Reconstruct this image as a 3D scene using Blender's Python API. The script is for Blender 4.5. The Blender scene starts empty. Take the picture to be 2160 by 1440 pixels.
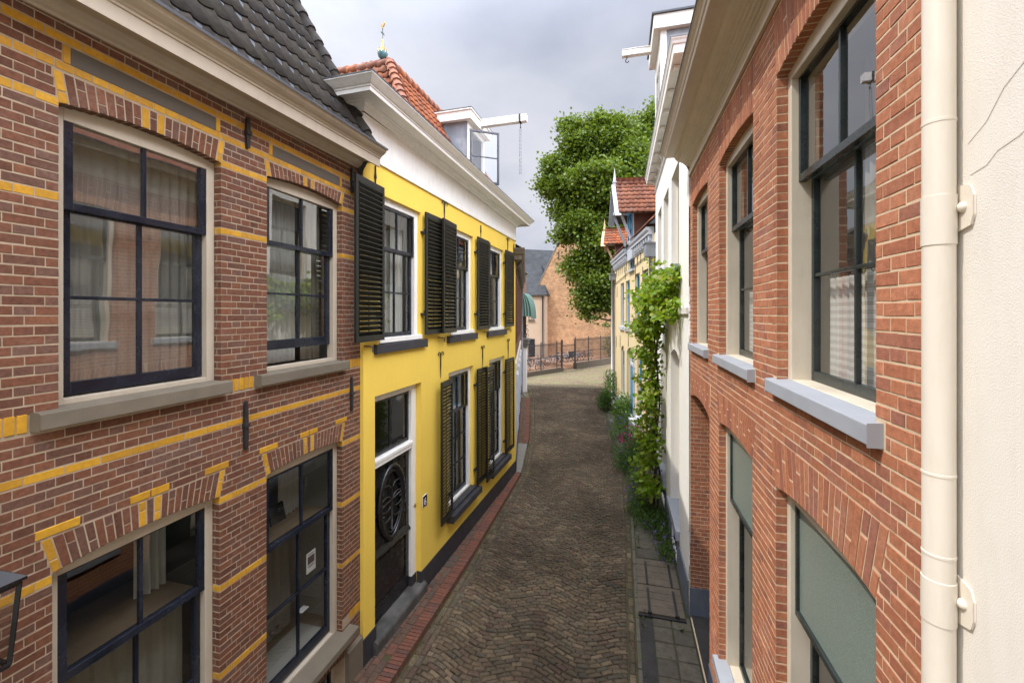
import bpy, math, random
import numpy as np
from mathutils import Vector, Matrix

RND = random.Random(11)
scene = bpy.context.scene
COL = scene.collection

# ------------------------------------------------------------------ materials
def _nt(name):
    m = bpy.data.materials.new(name); m.use_nodes = True
    nt = m.node_tree; nt.nodes.clear()
    return m, nt, nt.nodes, nt.links

def N(ns, typ, **kw):
    n = ns.new(typ)
    for k, v in kw.items():
        if k.startswith('i_'):
            n.inputs[k[2:].replace('_', ' ')].default_value = v
        else:
            setattr(n, k, v)
    return n

def ramp(ns, stops, interp='LINEAR'):
    r = ns.new('ShaderNodeValToRGB'); r.color_ramp.interpolation = interp
    e = r.color_ramp.elements
    while len(e) < len(stops): e.new(0.5)
    for k, (p, c) in enumerate(stops):
        e[k].position = p; e[k].color = (c[0], c[1], c[2], 1)
    return r

def mixc(ns, ls, fac, a, b, mode='MIX'):
    m = ns.new('ShaderNodeMix'); m.data_type = 'RGBA'; m.blend_type = mode
    def put(idx, v):
        if hasattr(v, 'links'): ls.new(v, m.inputs[idx])
        elif isinstance(v, (tuple, list)): m.inputs[idx].default_value = (v[0], v[1], v[2], 1)
        else: m.inputs[idx].default_value = v
    put(0, fac); put(6, a); put(7, b)
    return m.outputs[2]

def math_(ns, ls, op, a, b=None, c=None):
    m = ns.new('ShaderNodeMath'); m.operation = op
    for k, v in enumerate((a, b, c)):
        if v is None: continue
        if hasattr(v, 'links'): ls.new(v, m.inputs[k])
        else: m.inputs[k].default_value = v
    return m.outputs[0]

def noise(ns, ls, vec, scale, detail=4, rough=.55, out=0):
    n = ns.new('ShaderNodeTexNoise'); n.inputs['Scale'].default_value = scale
    n.inputs['Detail'].default_value = detail; n.inputs['Roughness'].default_value = rough
    ls.new(vec, n.inputs['Vector'])
    return n.outputs[out]

def stretch(ns, ls, vec, s):
    m = ns.new('ShaderNodeMapping'); m.inputs['Scale'].default_value = s
    ls.new(vec, m.inputs['Vector']); return m.outputs[0]

def finish(m, nt, ns, ls, col, rough=.6, bump=None, bstr=.3, bdist=.01, metal=0, spec=.5):
    p = ns.new('ShaderNodeBsdfPrincipled'); o = ns.new('ShaderNodeOutputMaterial')
    if hasattr(col, 'links'): ls.new(col, p.inputs['Base Color'])
    else: p.inputs['Base Color'].default_value = (*col, 1)
    if hasattr(rough, 'links'): ls.new(rough, p.inputs['Roughness'])
    else: p.inputs['Roughness'].default_value = rough
    p.inputs['Metallic'].default_value = metal
    p.inputs['Specular IOR Level'].default_value = spec
    if bump is not None:
        b = ns.new('ShaderNodeBump'); b.inputs['Strength'].default_value = bstr
        b.inputs['Distance'].default_value = bdist
        ls.new(bump, b.inputs['Height']); ls.new(b.outputs[0], p.inputs['Normal'])
    ls.new(p.outputs[0], o.inputs[0])
    return p

def paint(name, col, rough=.5, var=.12, scale=3.0, dirt=None, dirt_amt=.0, bscale=90, bstr=.12, streak=False, metal=0, spec=.5, bdist=.004):
    """painted / plain surface with soft mottling, optional dirt stains and a fine grain"""
    m, nt, ns, ls = _nt(name)
    tc = ns.new('ShaderNodeTexCoord').outputs['Object']
    n1 = noise(ns, ls, tc, scale, 5)
    a = tuple(max(0, c*(1-var)) for c in col); b = tuple(min(1, c*(1+var)) for c in col)
    c = ramp(ns, [(.3, a), (.7, b)]); ls.new(n1, c.inputs[0]); c = c.outputs[0]
    if dirt_amt > 0:
        v2 = stretch(ns, ls, tc, (6, 6, 1.2)) if streak else tc
        n2 = noise(ns, ls, v2, 2.2, 8, .65)
        f = ramp(ns, [(.48, (0, 0, 0)), (.75, (dirt_amt,)*3)]); ls.new(n2, f.inputs[0])
        c = mixc(ns, ls, f.outputs[0], c, dirt or (.1, .09, .07))
    fine = noise(ns, ls, tc, bscale, 3)
    rr = ramp(ns, [(.3, (max(0, rough-.08),)*3), (.7, (min(1, rough+.1),)*3)]); ls.new(n1, rr.inputs[0])
    finish(m, nt, ns, ls, c, rr.outputs[0], fine, bstr, bdist, metal, spec)
    return m

def pieces(name, hues, rough=.85, mott=.25, mscale=30, bloom=None, bloom_amt=0, bscale=120, bstr=.5, bdist=.004, spec=.3, big=0):
    """bricks, tiles, setts: every separate piece of the mesh takes its own tint"""
    m, nt, ns, ls = _nt(name)
    geo = ns.new('ShaderNodeNewGeometry'); tc = ns.new('ShaderNodeTexCoord').outputs['Object']
    k = len(hues)
    c = ramp(ns, [((i+.5)/k, h) for i, h in enumerate(hues)]); ls.new(geo.outputs['Random Per Island'], c.inputs[0])
    n1 = noise(ns, ls, tc, mscale, 6, .65)
    lo = (1-mott,)*3; hi = (1+mott,)*3
    r2 = ramp(ns, [(.28, lo), (.72, hi)]); ls.new(n1, r2.inputs[0])
    col = mixc(ns, ls, 1.0, c.outputs[0], r2.outputs[0], 'MULTIPLY')
    if big:
        n3 = noise(ns, ls, tc, .55, 3)
        r3 = ramp(ns, [(.35, (1-big,)*3), (.65, (1+big,)*3)]); ls.new(n3, r3.inputs[0])
        col = mixc(ns, ls, 1.0, col, r3.outputs[0], 'MULTIPLY')
    if bloom_amt:
        n2 = noise(ns, ls, tc, 2.3, 9, .72)
        f = ramp(ns, [(.52, (0, 0, 0)), (.74, (bloom_amt,)*3)]); ls.new(n2, f.inputs[0])
        n4 = noise(ns, ls, tc, 45, 4, .6)
        f2 = ramp(ns, [(.4, (.15,)*3), (.65, (1,)*3)]); ls.new(n4, f2.inputs[0])
        ff = mixc(ns, ls, 1.0, f.outputs[0], f2.outputs[0], 'MULTIPLY')
        col = mixc(ns, ls, ff, col, bloom)
    b = noise(ns, ls, tc, bscale, 4, .65)
    finish(m, nt, ns, ls, col, rough, b, bstr, bdist, 0, spec)
    return m

def mat_glass(name, tint=(.86, .9, .88), f0=.1, wav=.02, wscale=1.6, rough=0.0):
    m, nt, ns, ls = _nt(name)
    tc = ns.new('ShaderNodeTexCoord').outputs['Object']
    nz = noise(ns, ls, tc, wscale, 2, .5)
    b = ns.new('ShaderNodeBump'); b.inputs['Strength'].default_value = 1; b.inputs['Distance'].default_value = wav
    ls.new(nz, b.inputs['Height'])
    lw = ns.new('ShaderNodeLayerWeight'); lw.inputs[0].default_value = .5
    fr = math_(ns, ls, 'MULTIPLY_ADD', math_(ns, ls, 'POWER', lw.outputs['Facing'], 4.0), 1-f0, f0)
    tr = ns.new('ShaderNodeBsdfTransparent'); tr.inputs[0].default_value = (*tint, 1)
    gl = ns.new('ShaderNodeBsdfGlossy'); gl.inputs['Roughness'].default_value = rough
    ls.new(b.outputs[0], gl.inputs['Normal'])
    mx = ns.new('ShaderNodeMixShader'); ls.new(fr, mx.inputs[0])
    ls.new(tr.outputs[0], mx.inputs[1]); ls.new(gl.outputs[0], mx.inputs[2])
    o = ns.new('ShaderNodeOutputMaterial'); ls.new(mx.outputs[0], o.inputs[0])
    return m

def mat_frosted(name, col=(.25, .31, .29)):
    """obscured glass: a pale translucent pane with a coarse grain"""
    m, nt, ns, ls = _nt(name)
    tc = ns.new('ShaderNodeTexCoord').outputs['Object']
    n1 = noise(ns, ls, tc, 160, 3, .7)
    c = ramp(ns, [(.35, tuple(x*.75 for x in col)), (.7, tuple(x*1.35 for x in col))]); ls.new(n1, c.inputs[0])
    finish(m, nt, ns, ls, c.outputs[0], .28, n1, .5, .003, 0, .8)
    return m

def mat_cloth(name, col, trans=.35, transp=.0, stripes=None):
    m, nt, ns, ls = _nt(name)
    c = col
    tcn = ns.new('ShaderNodeTexCoord').outputs['Object']
    if stripes:
        w = ns.new('ShaderNodeTexWave'); w.wave_type = 'BANDS'; w.bands_direction = 'Z'
        w.inputs['Scale'].default_value = stripes[0]; ls.new(tcn, w.inputs['Vector'])
        r = ramp(ns, [(.45, col), (.55, stripes[1])]); ls.new(w.outputs[1], r.inputs[0]); c = r.outputs[0]
    else:
        nz = noise(ns, ls, stretch(ns, ls, tcn, (12, 12, 1)), 2, 3)
        r = ramp(ns, [(.3, tuple(x*.8 for x in col)), (.7, col)]); ls.new(nz, r.inputs[0]); c = r.outputs[0]
    d = ns.new('ShaderNodeBsdfDiffuse'); t = ns.new('ShaderNodeBsdfTranslucent'); tr = ns.new('ShaderNodeBsdfTransparent')
    ls.new(c, d.inputs[0]); ls.new(c, t.inputs[0])
    m1 = ns.new('ShaderNodeMixShader'); m1.inputs[0].default_value = trans
    ls.new(d.outputs[0], m1.inputs[1]); ls.new(t.outputs[0], m1.inputs[2])
    m2 = ns.new('ShaderNodeMixShader'); m2.inputs[0].default_value = transp
    ls.new(m1.outputs[0], m2.inputs[1]); ls.new(tr.outputs[0], m2.inputs[2])
    o = ns.new('ShaderNodeOutputMaterial'); ls.new(m2.outputs[0], o.inputs[0])
    return m

def mat_leaf(name, cols, rough=.5, trans=.35):
    m, nt, ns, ls = _nt(name)
    geo = ns.new('ShaderNodeNewGeometry')
    k = len(cols)
    c = ramp(ns, [((i+.5)/k, h) for i, h in enumerate(cols)]); ls.new(geo.outputs['Random Per Island'], c.inputs[0])
    p = ns.new('ShaderNodeBsdfPrincipled'); ls.new(c.outputs[0], p.inputs['Base Color'])
    p.inputs['Roughness'].default_value = rough; p.inputs['Specular IOR Level'].default_value = .35
    t = ns.new('ShaderNodeBsdfTranslucent')
    tcol = mixc(ns, ls, 1.0, c.outputs[0], (1.5, 1.4, .5), 'MULTIPLY'); ls.new(tcol, t.inputs[0])
    mx = ns.new('ShaderNodeMixShader'); mx.inputs[0].default_value = trans
    ls.new(p.outputs[0], mx.inputs[1]); ls.new(t.outputs[0], mx.inputs[2])
    o = ns.new('ShaderNodeOutputMaterial'); ls.new(mx.outputs[0], o.inputs[0])
    return m

def mat_far_brick(name, c1, c2, mortar, bw=.22, bh=.065, axes='XZ', stain=None):
    m, nt, ns, ls = _nt(name)
    tc = ns.new('ShaderNodeTexCoord').outputs['Object']
    sx = ns.new('ShaderNodeSeparateXYZ'); ls.new(tc, sx.inputs[0])
    cb = ns.new('ShaderNodeCombineXYZ')
    ls.new(sx.outputs['XYZ'.index(axes[0])], cb.inputs[0]); ls.new(sx.outputs['XYZ'.index(axes[1])], cb.inputs[1])
    b = ns.new('ShaderNodeTexBrick'); ls.new(cb.outputs[0], b.inputs['Vector'])
    b.inputs['Scale'].default_value = 1; b.inputs['Brick Width'].default_value = bw; b.inputs['Row Height'].default_value = bh
    b.inputs['Mortar Size'].default_value = .006; b.inputs['Color1'].default_value = (*c1, 1); b.inputs['Color2'].default_value = (*c2, 1)
    b.inputs['Mortar'].default_value = (*mortar, 1)
    n1 = noise(ns, ls, tc, 1.3, 8, .7)
    r = ramp(ns, [(.3, (.65,)*3), (.7, (1.35,)*3)]); ls.new(n1, r.inputs[0])
    col = mixc(ns, ls, 1.0, b.outputs[0], r.outputs[0], 'MULTIPLY')
    if stain:
        n2 = noise(ns, ls, tc, 5.5, 6, .75)
        f = ramp(ns, [(.53, (0,)*3), (.7, (.75,)*3)]); ls.new(n2, f.inputs[0])
        col = mixc(ns, ls, f.outputs[0], col, stain)
    finish(m, nt, ns, ls, col, .9, b.outputs['Fac'], -.3, .01)
    return m

# ------------------------------------------------------------------ mesh builder
class MB:
    def __init__(s, sg=1):
        s.v = []; s.f = []; s.mi = []; s.sm = []; s.sg = sg
    def add(s, vs, fs, mi=0, smooth=False):
        o = len(s.v)
        s.v.extend((a, s.sg*b, c) for a, b, c in vs)
        for f in fs:
            s.f.append([o+k for k in f]); s.mi.append(mi); s.sm.append(smooth)
    def quad(s, a, b, c, d, mi=0): s.add([a, b, c, d], [(0, 1, 2, 3)], mi)
    def box(s, u0, u1, n0, n1, z0, z1, mi=0):
        v = [(u0, n0, z0), (u1, n0, z0), (u1, n1, z0), (u0, n1, z0), (u0, n0, z1), (u1, n0, z1), (u1, n1, z1), (u0, n1, z1)]
        s.add(v, [(0, 3, 2, 1), (4, 5, 6, 7), (0, 1, 5, 4), (1, 2, 6, 5), (2, 3, 7, 6), (3, 0, 4, 7)], mi)
    def beam(s, p, q, w, h, up=(0, 0, 1), mi=0):
        p = Vector(p); q = Vector(q); d = (q-p).normalized(); upv = Vector(up)
        x = d.cross(upv)
        if x.length < 1e-4: x = d.cross(Vector((1, 0, 0)))
        x.normalize(); y = x.cross(d).normalized()
        vs = []
        for c in (p, q):
            for a, b in ((-1, -1), (1, -1), (1, 1), (-1, 1)):
                vs.append(tuple(c + x*(a*w/2) + y*(b*h/2)))
        s.add(vs, [(0, 1, 2, 3), (7, 6, 5, 4), (0, 4, 5, 1), (1, 5, 6, 2), (2, 6, 7, 3), (3, 7, 4, 0)], mi)
    def prism(s, poly, ax, t0, t1, mi=0):
        """poly in the two axes other than ax (order u,n,z without ax)"""
        def put(p, t):
            if ax == 'u': return (t, p[0], p[1])
            if ax == 'n': return (p[0], t, p[1])
            return (p[0], p[1], t)
        k = len(poly)
        vs = [put(p, t0) for p in poly] + [put(p, t1) for p in poly]
        fs = [tuple(range(k)), tuple(range(2*k-1, k-1, -1))] + [(i, (i+1) % k, k+(i+1) % k, k+i) for i in range(k)]
        s.add(vs, fs, mi)
    def tube(s, pts, r, n=8, mi=0, caps=True, closed=False):
        pts = [Vector(p) for p in pts]; k = len(pts)
        rs = r if isinstance(r, (list, tuple)) else [r]*k
        prev = None; vs = []
        for i, p in enumerate(pts):
            if closed: d = pts[(i+1) % k]-pts[i-1]
            else: d = pts[min(i+1, k-1)]-pts[max(i-1, 0)]
            d.normalize()
            if prev is None:
                x = d.cross(Vector((0, 0, 1)))
                if x.length < .05: x = d.cross(Vector((1, 0, 0)))
            else: x = prev - d*prev.dot(d)
            x.normalize(); prev = x; y = d.cross(x)
            for j in range(n):
                a = 2*math.pi*j/n
                vs.append(tuple(p + (x*math.cos(a)+y*math.sin(a))*rs[i]))
        fs = []
        for i in range(k if closed else k-1):
            i2 = (i+1) % k
            for j in range(n): fs.append((i*n+j, i*n+(j+1) % n, i2*n+(j+1) % n, i2*n+j))
        s.add(vs, fs, mi, True)
        if caps and not closed:
            o = len(s.v)-k*n
            s.f.append([o+j for j in range(n)]); s.mi.append(mi); s.sm.append(False)
            s.f.append([o+(k-1)*n+j for j in range(n-1, -1, -1)]); s.mi.append(mi); s.sm.append(False)
    def lathe(s, prof, c, n=16, mi=0, sharp=False):
        if sharp:
            for p, q in zip(prof, prof[1:]): s.lathe([p, q], c, n, mi)
            return
        vs = []; fs = []
        for r, z in prof:
            for j in range(n):
                a = 2*math.pi*j/n; vs.append((c[0]+r*math.cos(a), c[1]+r*math.sin(a), c[2]+z))
        for i in range(len(prof)-1):
            for j in range(n): fs.append((i*n+j, i*n+(j+1) % n, (i+1)*n+(j+1) % n, (i+1)*n+j))
        s.add(vs, fs, mi, True)
    def sweep(s, path, prof, mi=0, tilt=0, caps=True):
        """sweep prof [(out, z)] along a plan path [(u, n)] with mitred corners; outward lies to the n+ side when u grows"""
        k = len(path); P = [Vector(p) for p in path]; nor = []
        for i in range(k-1):
            d = (P[i+1]-P[i]).normalized(); nor.append(Vector((-d.y, d.x)))
        vs = []
        for i in range(k):
            if i == 0: m = nor[0]
            elif i == k-1: m = nor[-1]
            else:
                m = (nor[i-1]+nor[i]).normalized(); m = m/max(.2, m.dot(nor[i]))
            for o, z in prof: vs.append((P[i].x+m.x*o, P[i].y+m.y*o, z+tilt*P[i].x))
        q = len(prof); fs = []
        for i in range(k-1):
            for j in range(q-1): fs.append((i*q+j, i*q+j+1, (i+1)*q+j+1, (i+1)*q+j))
        s.add(vs, fs, mi)
        if caps:
            for i in (0, k-1): s.add(vs[i*q:(i+1)*q], [tuple(range(q))], mi)
    def build(s, name, mats, parent=None, bevel=0, shade=False):
        me = bpy.data.meshes.new(name)
        me.from_pydata(s.v, [], s.f)
        for m in (mats if isinstance(mats, (list, tuple)) else [mats]): me.materials.append(m)
        me.polygons.foreach_set('material_index', s.mi)
        me.polygons.foreach_set('use_smooth', [True]*len(s.f) if shade else s.sm)
        me.update()
        o = bpy.data.objects.new(name, me); COL.objects.link(o)
        if parent is not None: o.parent = parent
        if bevel:
            b = o.modifiers.new('edge', 'BEVEL'); b.width = bevel; b.segments = 2; b.limit_method = 'ANGLE'; b.angle_limit = .6
        return o

def empty(name, loc=(0, 0, 0), rz=0, parent=None):
    o = bpy.data.objects.new(name, None); COL.objects.link(o); o.location = loc; o.rotation_euler = (0, 0, rz)
    o.empty_display_size = .3
    if parent is not None: o.parent = parent
    return o

def tag(o, label, cat, group=None):
    o['label'] = label; o['category'] = cat
    if group: o['group'] = group
    return o

def structure(o): o['kind'] = 'structure'; return o

class House:
    """facade frame: u along the facade away from the camera, n out towards the street, z up"""
    def __init__(s, name, x, y, slope, side, label):
        s.root = empty(name, (x, y, 0), math.atan2(1, slope)); s.sg = side
        tag(s.root, label, 'house')
    def mb(s): return MB(s.sg)
    def part(s, mb, name, mats, **k): return mb.build(name, mats, s.root, **k)

# ------------------------------------------------------------------ walls
def arch_z(o, u):
    t = (2*u-o['u0']-o['u1'])/(o['u1']-o['u0'])
    return o['z1']+o.get('rise', 0)*(1-t*t)

def wall(mb, u0, u1, z0, z1, ops, mi=0, rmi=None, depth=.12, tilt=0):
    """plane wall at n=0 with openings and their reveals"""
    rmi = mi if rmi is None else rmi
    us = sorted({u0, u1, *[o['u0'] for o in ops], *[o['u1'] for o in ops]})
    zs = sorted({z0, z1, *[o['z0'] for o in ops], *[o['z1']+o.get('rise', 0) for o in ops]})
    us = [u for u in us if u0 <= u <= u1]; zs = [z for z in zs if z0 <= z <= z1]
    for i in range(len(us)-1):
        for j in range(len(zs)-1):
            uc = (us[i]+us[i+1])/2; zc = (zs[j]+zs[j+1])/2
            if any(o['u0'] < uc < o['u1'] and o['z0'] < zc < o['z1']+o.get('rise', 0) for o in ops): continue
            mb.quad((us[i], 0, zs[j]), (us[i+1], 0, zs[j]), (us[i+1], 0, zs[j+1]), (us[i], 0, zs[j+1]), mi)
    for o in ops:
        d = o.get('d', depth); a, b = o['u0'], o['u1']; k = 8 if o.get('rise', 0) else 1
        mb.quad((a, 0, o['z0']), (a, -d, o['z0']), (a, -d, o['z1']), (a, 0, o['z1']), rmi)
        mb.quad((b, 0, o['z0']), (b, -d, o['z0']), (b, -d, o['z1']), (b, 0, o['z1']), rmi)
        mb.quad((a, 0, o['z0']), (b, 0, o['z0']), (b, -d, o['z0']), (a, -d, o['z0']), rmi)
        for q in range(k):
            p0 = a+(b-a)*q/k; p1 = a+(b-a)*(q+1)/k
            za, zb = arch_z(o, p0), arch_z(o, p1); zt = o['z1']+o.get('rise', 0)
            mb.quad((p0, 0, za), (p1, 0, zb), (p1, -d, zb), (p0, -d, za), rmi)
            if k > 1: mb.quad((p0, 0, za), (p1, 0, zb), (p1, 0, zt), (p0, 0, zt), mi)

def brick4(mb, cs, n0, n1, inset, mi, place=None, jit=.0012):
    """one brick face from four corners (u,z): chamfered and standing proud of the mortar"""
    cu = sum(c[0] for c in cs)/4; cz = sum(c[1] for c in cs)/4
    vs = []
    for u, z in cs: vs.append((u, n0, z))
    nn = n1+RND.uniform(-.0012, .0012)
    for u, z in cs:
        du = inset if u < cu else -inset; dz = inset if z < cz else -inset
        vs.append((u+du+RND.uniform(-jit, jit), nn+RND.uniform(-jit, jit)*.6, z+dz+RND.uniform(-jit, jit)))
    if place: vs = [place(*v) for v in vs]
    mb.add(vs, [(4, 5, 6, 7), (0, 1, 5, 4), (1, 2, 6, 5), (2, 3, 7, 6), (3, 0, 4, 7)], mi)

def brick_field(mb, u0, u1, z0, z1, excl, course=.0615, L=.19, joint=.0095, proud=.0022, cls=None, place=None, inset=.0018, phase=0, zbase=0.0, jit=.0012, vj=.006):
    """rows of bricks in cross bond; excl(z) gives the blocked (a, b) spans of a course"""
    k0 = int(math.floor((z0-zbase)/course)); k1 = int(math.ceil((z1-zbase)/course))
    for k in range(k0, k1):
        za = max(z0, zbase+k*course+joint/2); zb = min(z1, zbase+(k+1)*course-joint/2)
        if zb-za < .015: continue
        zc = (za+zb)/2
        blocked = sorted(excl(zc)) if excl else []
        free = []; c = u0
        for a, b in blocked:
            if a > c: free.append((c, min(a, u1)))
            c = max(c, b)
            if c >= u1: break
        if c < u1: free.append((c, u1))
        pitch = L/2 if k % 2 else L
        off = (L*.25 if k % 2 else (L/2 if (k//2) % 2 else 0)) + phase
        for a, b in free:
            if b-a < .02: continue
            i = math.floor((a-off)/pitch); p = a
            edges = [a]
            while True:
                i += 1; e = off+i*pitch+RND.uniform(-.004, .004)
                if e >= b-.025: break
                if e > a+.025: edges.append(e)
            edges.append(b)
            for q in range(len(edges)-1):
                ua = edges[q]+(vj/2 if q else .0005); ub = edges[q+1]-(vj/2 if q < len(edges)-2 else .0005)
                m = cls((ua+ub)/2, zc) if cls else 0
                if m is None: continue
                dz = RND.uniform(-.0016, .0016)
                brick4(mb, [(ua, za+dz), (ub, za+dz), (ub, zb+dz), (ua, zb+dz)], 0, proud, inset, m, place, jit)

def voussoirs(mb, o, ze, splay, n, cls=None, proud=.003, joint=.009, split=True):
    """a gauged arch over opening o up to height ze (number or function of u)"""
    a, b = o['u0'], o['u1']; um = (a+b)/2
    for i in range(n):
        b0 = a+(b-a)*i/n; b1 = a+(b-a)*(i+1)/n
        t0 = um+(b0-um)*(1+splay); t1 = um+(b1-um)*(1+splay)
        g = joint/2
        z0, z1 = arch_z(o, b0), arch_z(o, b1)
        e0 = ze(t0) if callable(ze) else ze; e1 = ze(t1) if callable(ze) else ze
        m = cls(i) if cls else 0
        cuts = [0, 1]
        if split:
            h = RND.choice([0, 1, 2]) if m == 0 else 0
            if i % 2 == 0: cuts = [0, .35, 1] if i % 4 == 0 else [0, .62, 1]
        for c0, c1 in zip(cuts, cuts[1:]):
            def P(f, left):
                if left: return (b0+(t0-b0)*f+g, z0+(e0-z0)*f)
                return (b1+(t1-b1)*f-g, z1+(e1-z1)*f)
            f0 = c0+(.0 if c0 == 0 else .02); f1 = c1-(.02 if c1 < 1 else .02)
            brick4(mb, [P(f0, 1), P(f0, 0), P(f1, 0), P(f1, 1)], 0, proud, .003, m)

def arch_span(o, ze, splay):
    """blocked span of an arched opening and its voussoirs at height z"""
    a, b = o['u0'], o['u1']; um = (a+b)/2
    def f(z):
        if o['z0'] <= z < o['z1']: return (a, b)
        if o['z1'] <= z < ze:
            t = (z-o['z1'])/(ze-o['z1']); s = 1+splay*t
            return (um+(a-um)*s-.003, um+(b-um)*s+.003)
        return None
    return f

# ------------------------------------------------------------------ joinery
def sash(f, g, u0, u1, z0, z1, n, d, stile, top, bot, cols, rows, bar=.024):
    """frame boxes into f, one pane sheet into g; front at n, depth d"""
    f.box(u0, u0+stile, n-d, n, z0, z1); f.box(u1-stile, u1, n-d, n, z0, z1)
    f.box(u0+stile, u1-stile, n-d, n, z0, z0+bot); f.box(u0+stile, u1-stile, n-d, n, z1-top, z1)
    a, b, c, e = u0+stile, u1-stile, z0+bot, z1-top
    for i in range(1, cols):
        u = a+(b-a)*i/cols; f.box(u-bar/2, u+bar/2, n-d*.85, n-.006, c, e)
    for j in range(1, rows):
        z = c+(e-c)*j/rows
        for i in range(cols):
            p = a+(b-a)*i/cols+(bar/2 if i else 0); q = a+(b-a)*(i+1)/cols-(bar/2 if i < cols-1 else 0)
            f.box(p, q, n-d*.85, n-.006, z-bar/2, z+bar/2)
    m = n-d*.55
    for i in range(cols):
        for j in range(rows):
            p0 = a+(b-a)*i/cols; p1 = a+(b-a)*(i+1)/cols; q0 = c+(e-c)*j/rows; q1 = c+(e-c)*(j+1)/rows
            w = RND.uniform(-.0011, .0011); w2 = RND.uniform(-.0011, .0011)
            g.quad((p0, m+w, q0), (p1, m-w, q0+0), (p1, m-w+w2, q1), (p0, m+w+w2, q1))

def curtain(mb, u0, u1, z0, z1, n, amp=.018, folds=9, mi=0, gather=0):
    k = folds*6; vs = []; fs = []
    ph = RND.uniform(0, 6)
    for j, z in enumerate((z0, (z0+z1)/2, z1)):
        for i in range(k+1):
            t = i/k; u = u0+(u1-u0)*t
            a = amp*(1+.4*math.sin(t*7+ph))*(1.1 if j == 0 else .9)
            vs.append((u, n+a*math.sin(t*folds*2*math.pi+ph+.5*math.sin(t*5)), z))
    for j in range(2):
        for i in range(k): fs.append((j*(k+1)+i, j*(k+1)+i+1, (j+1)*(k+1)+i+1, (j+1)*(k+1)+i))
    mb.add(vs, fs, mi, True)

def room(mb, u0, u1, n0, n1, z0, z1):
    """inside faces of a room box: walls 0, floor 1"""
    mb.quad((u0, n0, z0), (u0, n1, z0), (u0, n1, z1), (u0, n0, z1), 0); mb.quad((u1, n0, z0), (u1, n1, z0), (u1, n1, z1), (u1, n0, z1), 0)
    mb.quad((u0, n1, z0), (u1, n1, z0), (u1, n1, z1), (u0, n1, z1), 0); mb.quad((u0, n0, z1), (u1, n0, z1), (u1, n1, z1), (u0, n1, z1), 0)
    mb.quad((u0, n0, z0), (u1, n0, z0), (u1, n1, z0), (u0, n1, z0), 1)
    # the strip of inner wall round the opening is closed by the reveal and casing

def window(H, o, casing_mat, sash_mat, glass, d=.1, cw=.065, cd=.09, sashes=(), curtains=(), room_mats=None, sill=None, sill_mat=None, bottom=.05, room_d=1.6, name='window', extra=None, rgrow=.25):
    """a window: casing (the part) > sash, pane, curtain, room, sill (its sub-parts)"""
    a, b, z0, z1 = o['u0'], o['u1'], o['z0'], o['z1']+o.get('rise', 0)
    c = H.mb()
    n = -d
    c.box(a, a+cw, n-cd, n, z0, z1); c.box(b-cw, b, n-cd, n, z0, z1)
    c.box(a+cw, b-cw, n-cd, n, z1-cw-o.get('rise', 0), z1); 
    if bottom: c.box(a+cw, b-cw, n-cd, n-.004, z0, z0+bottom)
    w = H.part(c, name, casing_mat, bevel=.004)
    g = H.mb()
    for q in sashes:
        f = H.mb(); sash(f, g, *q); f.build('sash', sash_mat, w, bevel=.003)
    if g.f: g.build('pane', glass, w)
    for (cm, args) in curtains:
        m = H.mb(); curtain(m, *args); m.build('curtain', cm, w, shade=True)
    if room_mats:
        r = H.mb(); room(r, a-rgrow, b+rgrow, n-cd+.002, n-cd-room_d, z0-.02, z1+.15)
        # closing strips around the casing on the inner side
        nn = n-cd+.001
        for (p, q, s, t) in ((a-rgrow, a, z0-.02, z1+.15), (b, b+rgrow, z0-.02, z1+.15), (a, b, z1, z1+.15)):
            r.quad((p, nn, s), (q, nn, s), (q, nn, t), (p, nn, t), 0)
        r.build('room', room_mats, w)
    if sill:
        m = H.mb(); u0, u1, s0, s1, pn = sill
        m.prism([(-d-.02, s1+.012), (pn, s1), (pn, s0), (-d-.02, s0)], 'u', u0, u1)
        m.build('sill', sill_mat, w, bevel=.006)
    return w

def pantiles(mb, org, e, s, width, length, tw=.2, tl=.25, amp=.026, clip=None, lift=.03, flip=1, jit=.006, prof=None):
    """S-profile roof tiles laid from the eave: org + e*x + s*y (lists of three)"""
    org = Vector(org); e = Vector(e).normalized(); s = Vector(s).normalized(); nrm = e.cross(s)*flip; nrm.normalize()
    if nrm.z < 0: nrm = -nrm
    cols = int(math.ceil(width/tw)); rows = int(math.ceil(length/tl))
    prof = prof or [(0.0, .0), (.14, .55), (.3, 1.0), (.46, .62), (.62, .05), (.8, -.28), (1.0, -.02), (1.1, .34)]
    for r in range(rows):
        for c in range(cols):
            x0 = c*tw; y0 = r*tl
            if clip and not clip(x0+tw/2, y0+tl/2): continue
            jx = RND.uniform(-jit, jit); jz = RND.uniform(-jit*.4, jit*.6); jr = RND.uniform(-.03, .03)
            vs = []
            for (yy, l, q) in ((y0+tl*1.12, .0, 0), (y0, lift, 1), (y0, lift-.022, 2)):
                for (px, pz) in prof:
                    p = org+e*(x0+px*tw+jx+jr*(yy-y0)*.3)+s*(yy+jx*.7)+nrm*(pz*amp+l+jz)
                    vs.append(tuple(p))
            k = len(prof); fs = []
            for j in range(2):
                for i in range(k-1): fs.append((j*k+i, j*k+i+1, (j+1)*k+i+1, (j+1)*k+i))
            mb.add(vs, fs[:k-1], 0, True); 
            o = len(mb.v)-len(vs)
            for f in fs[k-1:]:
                mb.f.append([o+t for t in f]); mb.mi.append(0); mb.sm.append(False)
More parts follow.
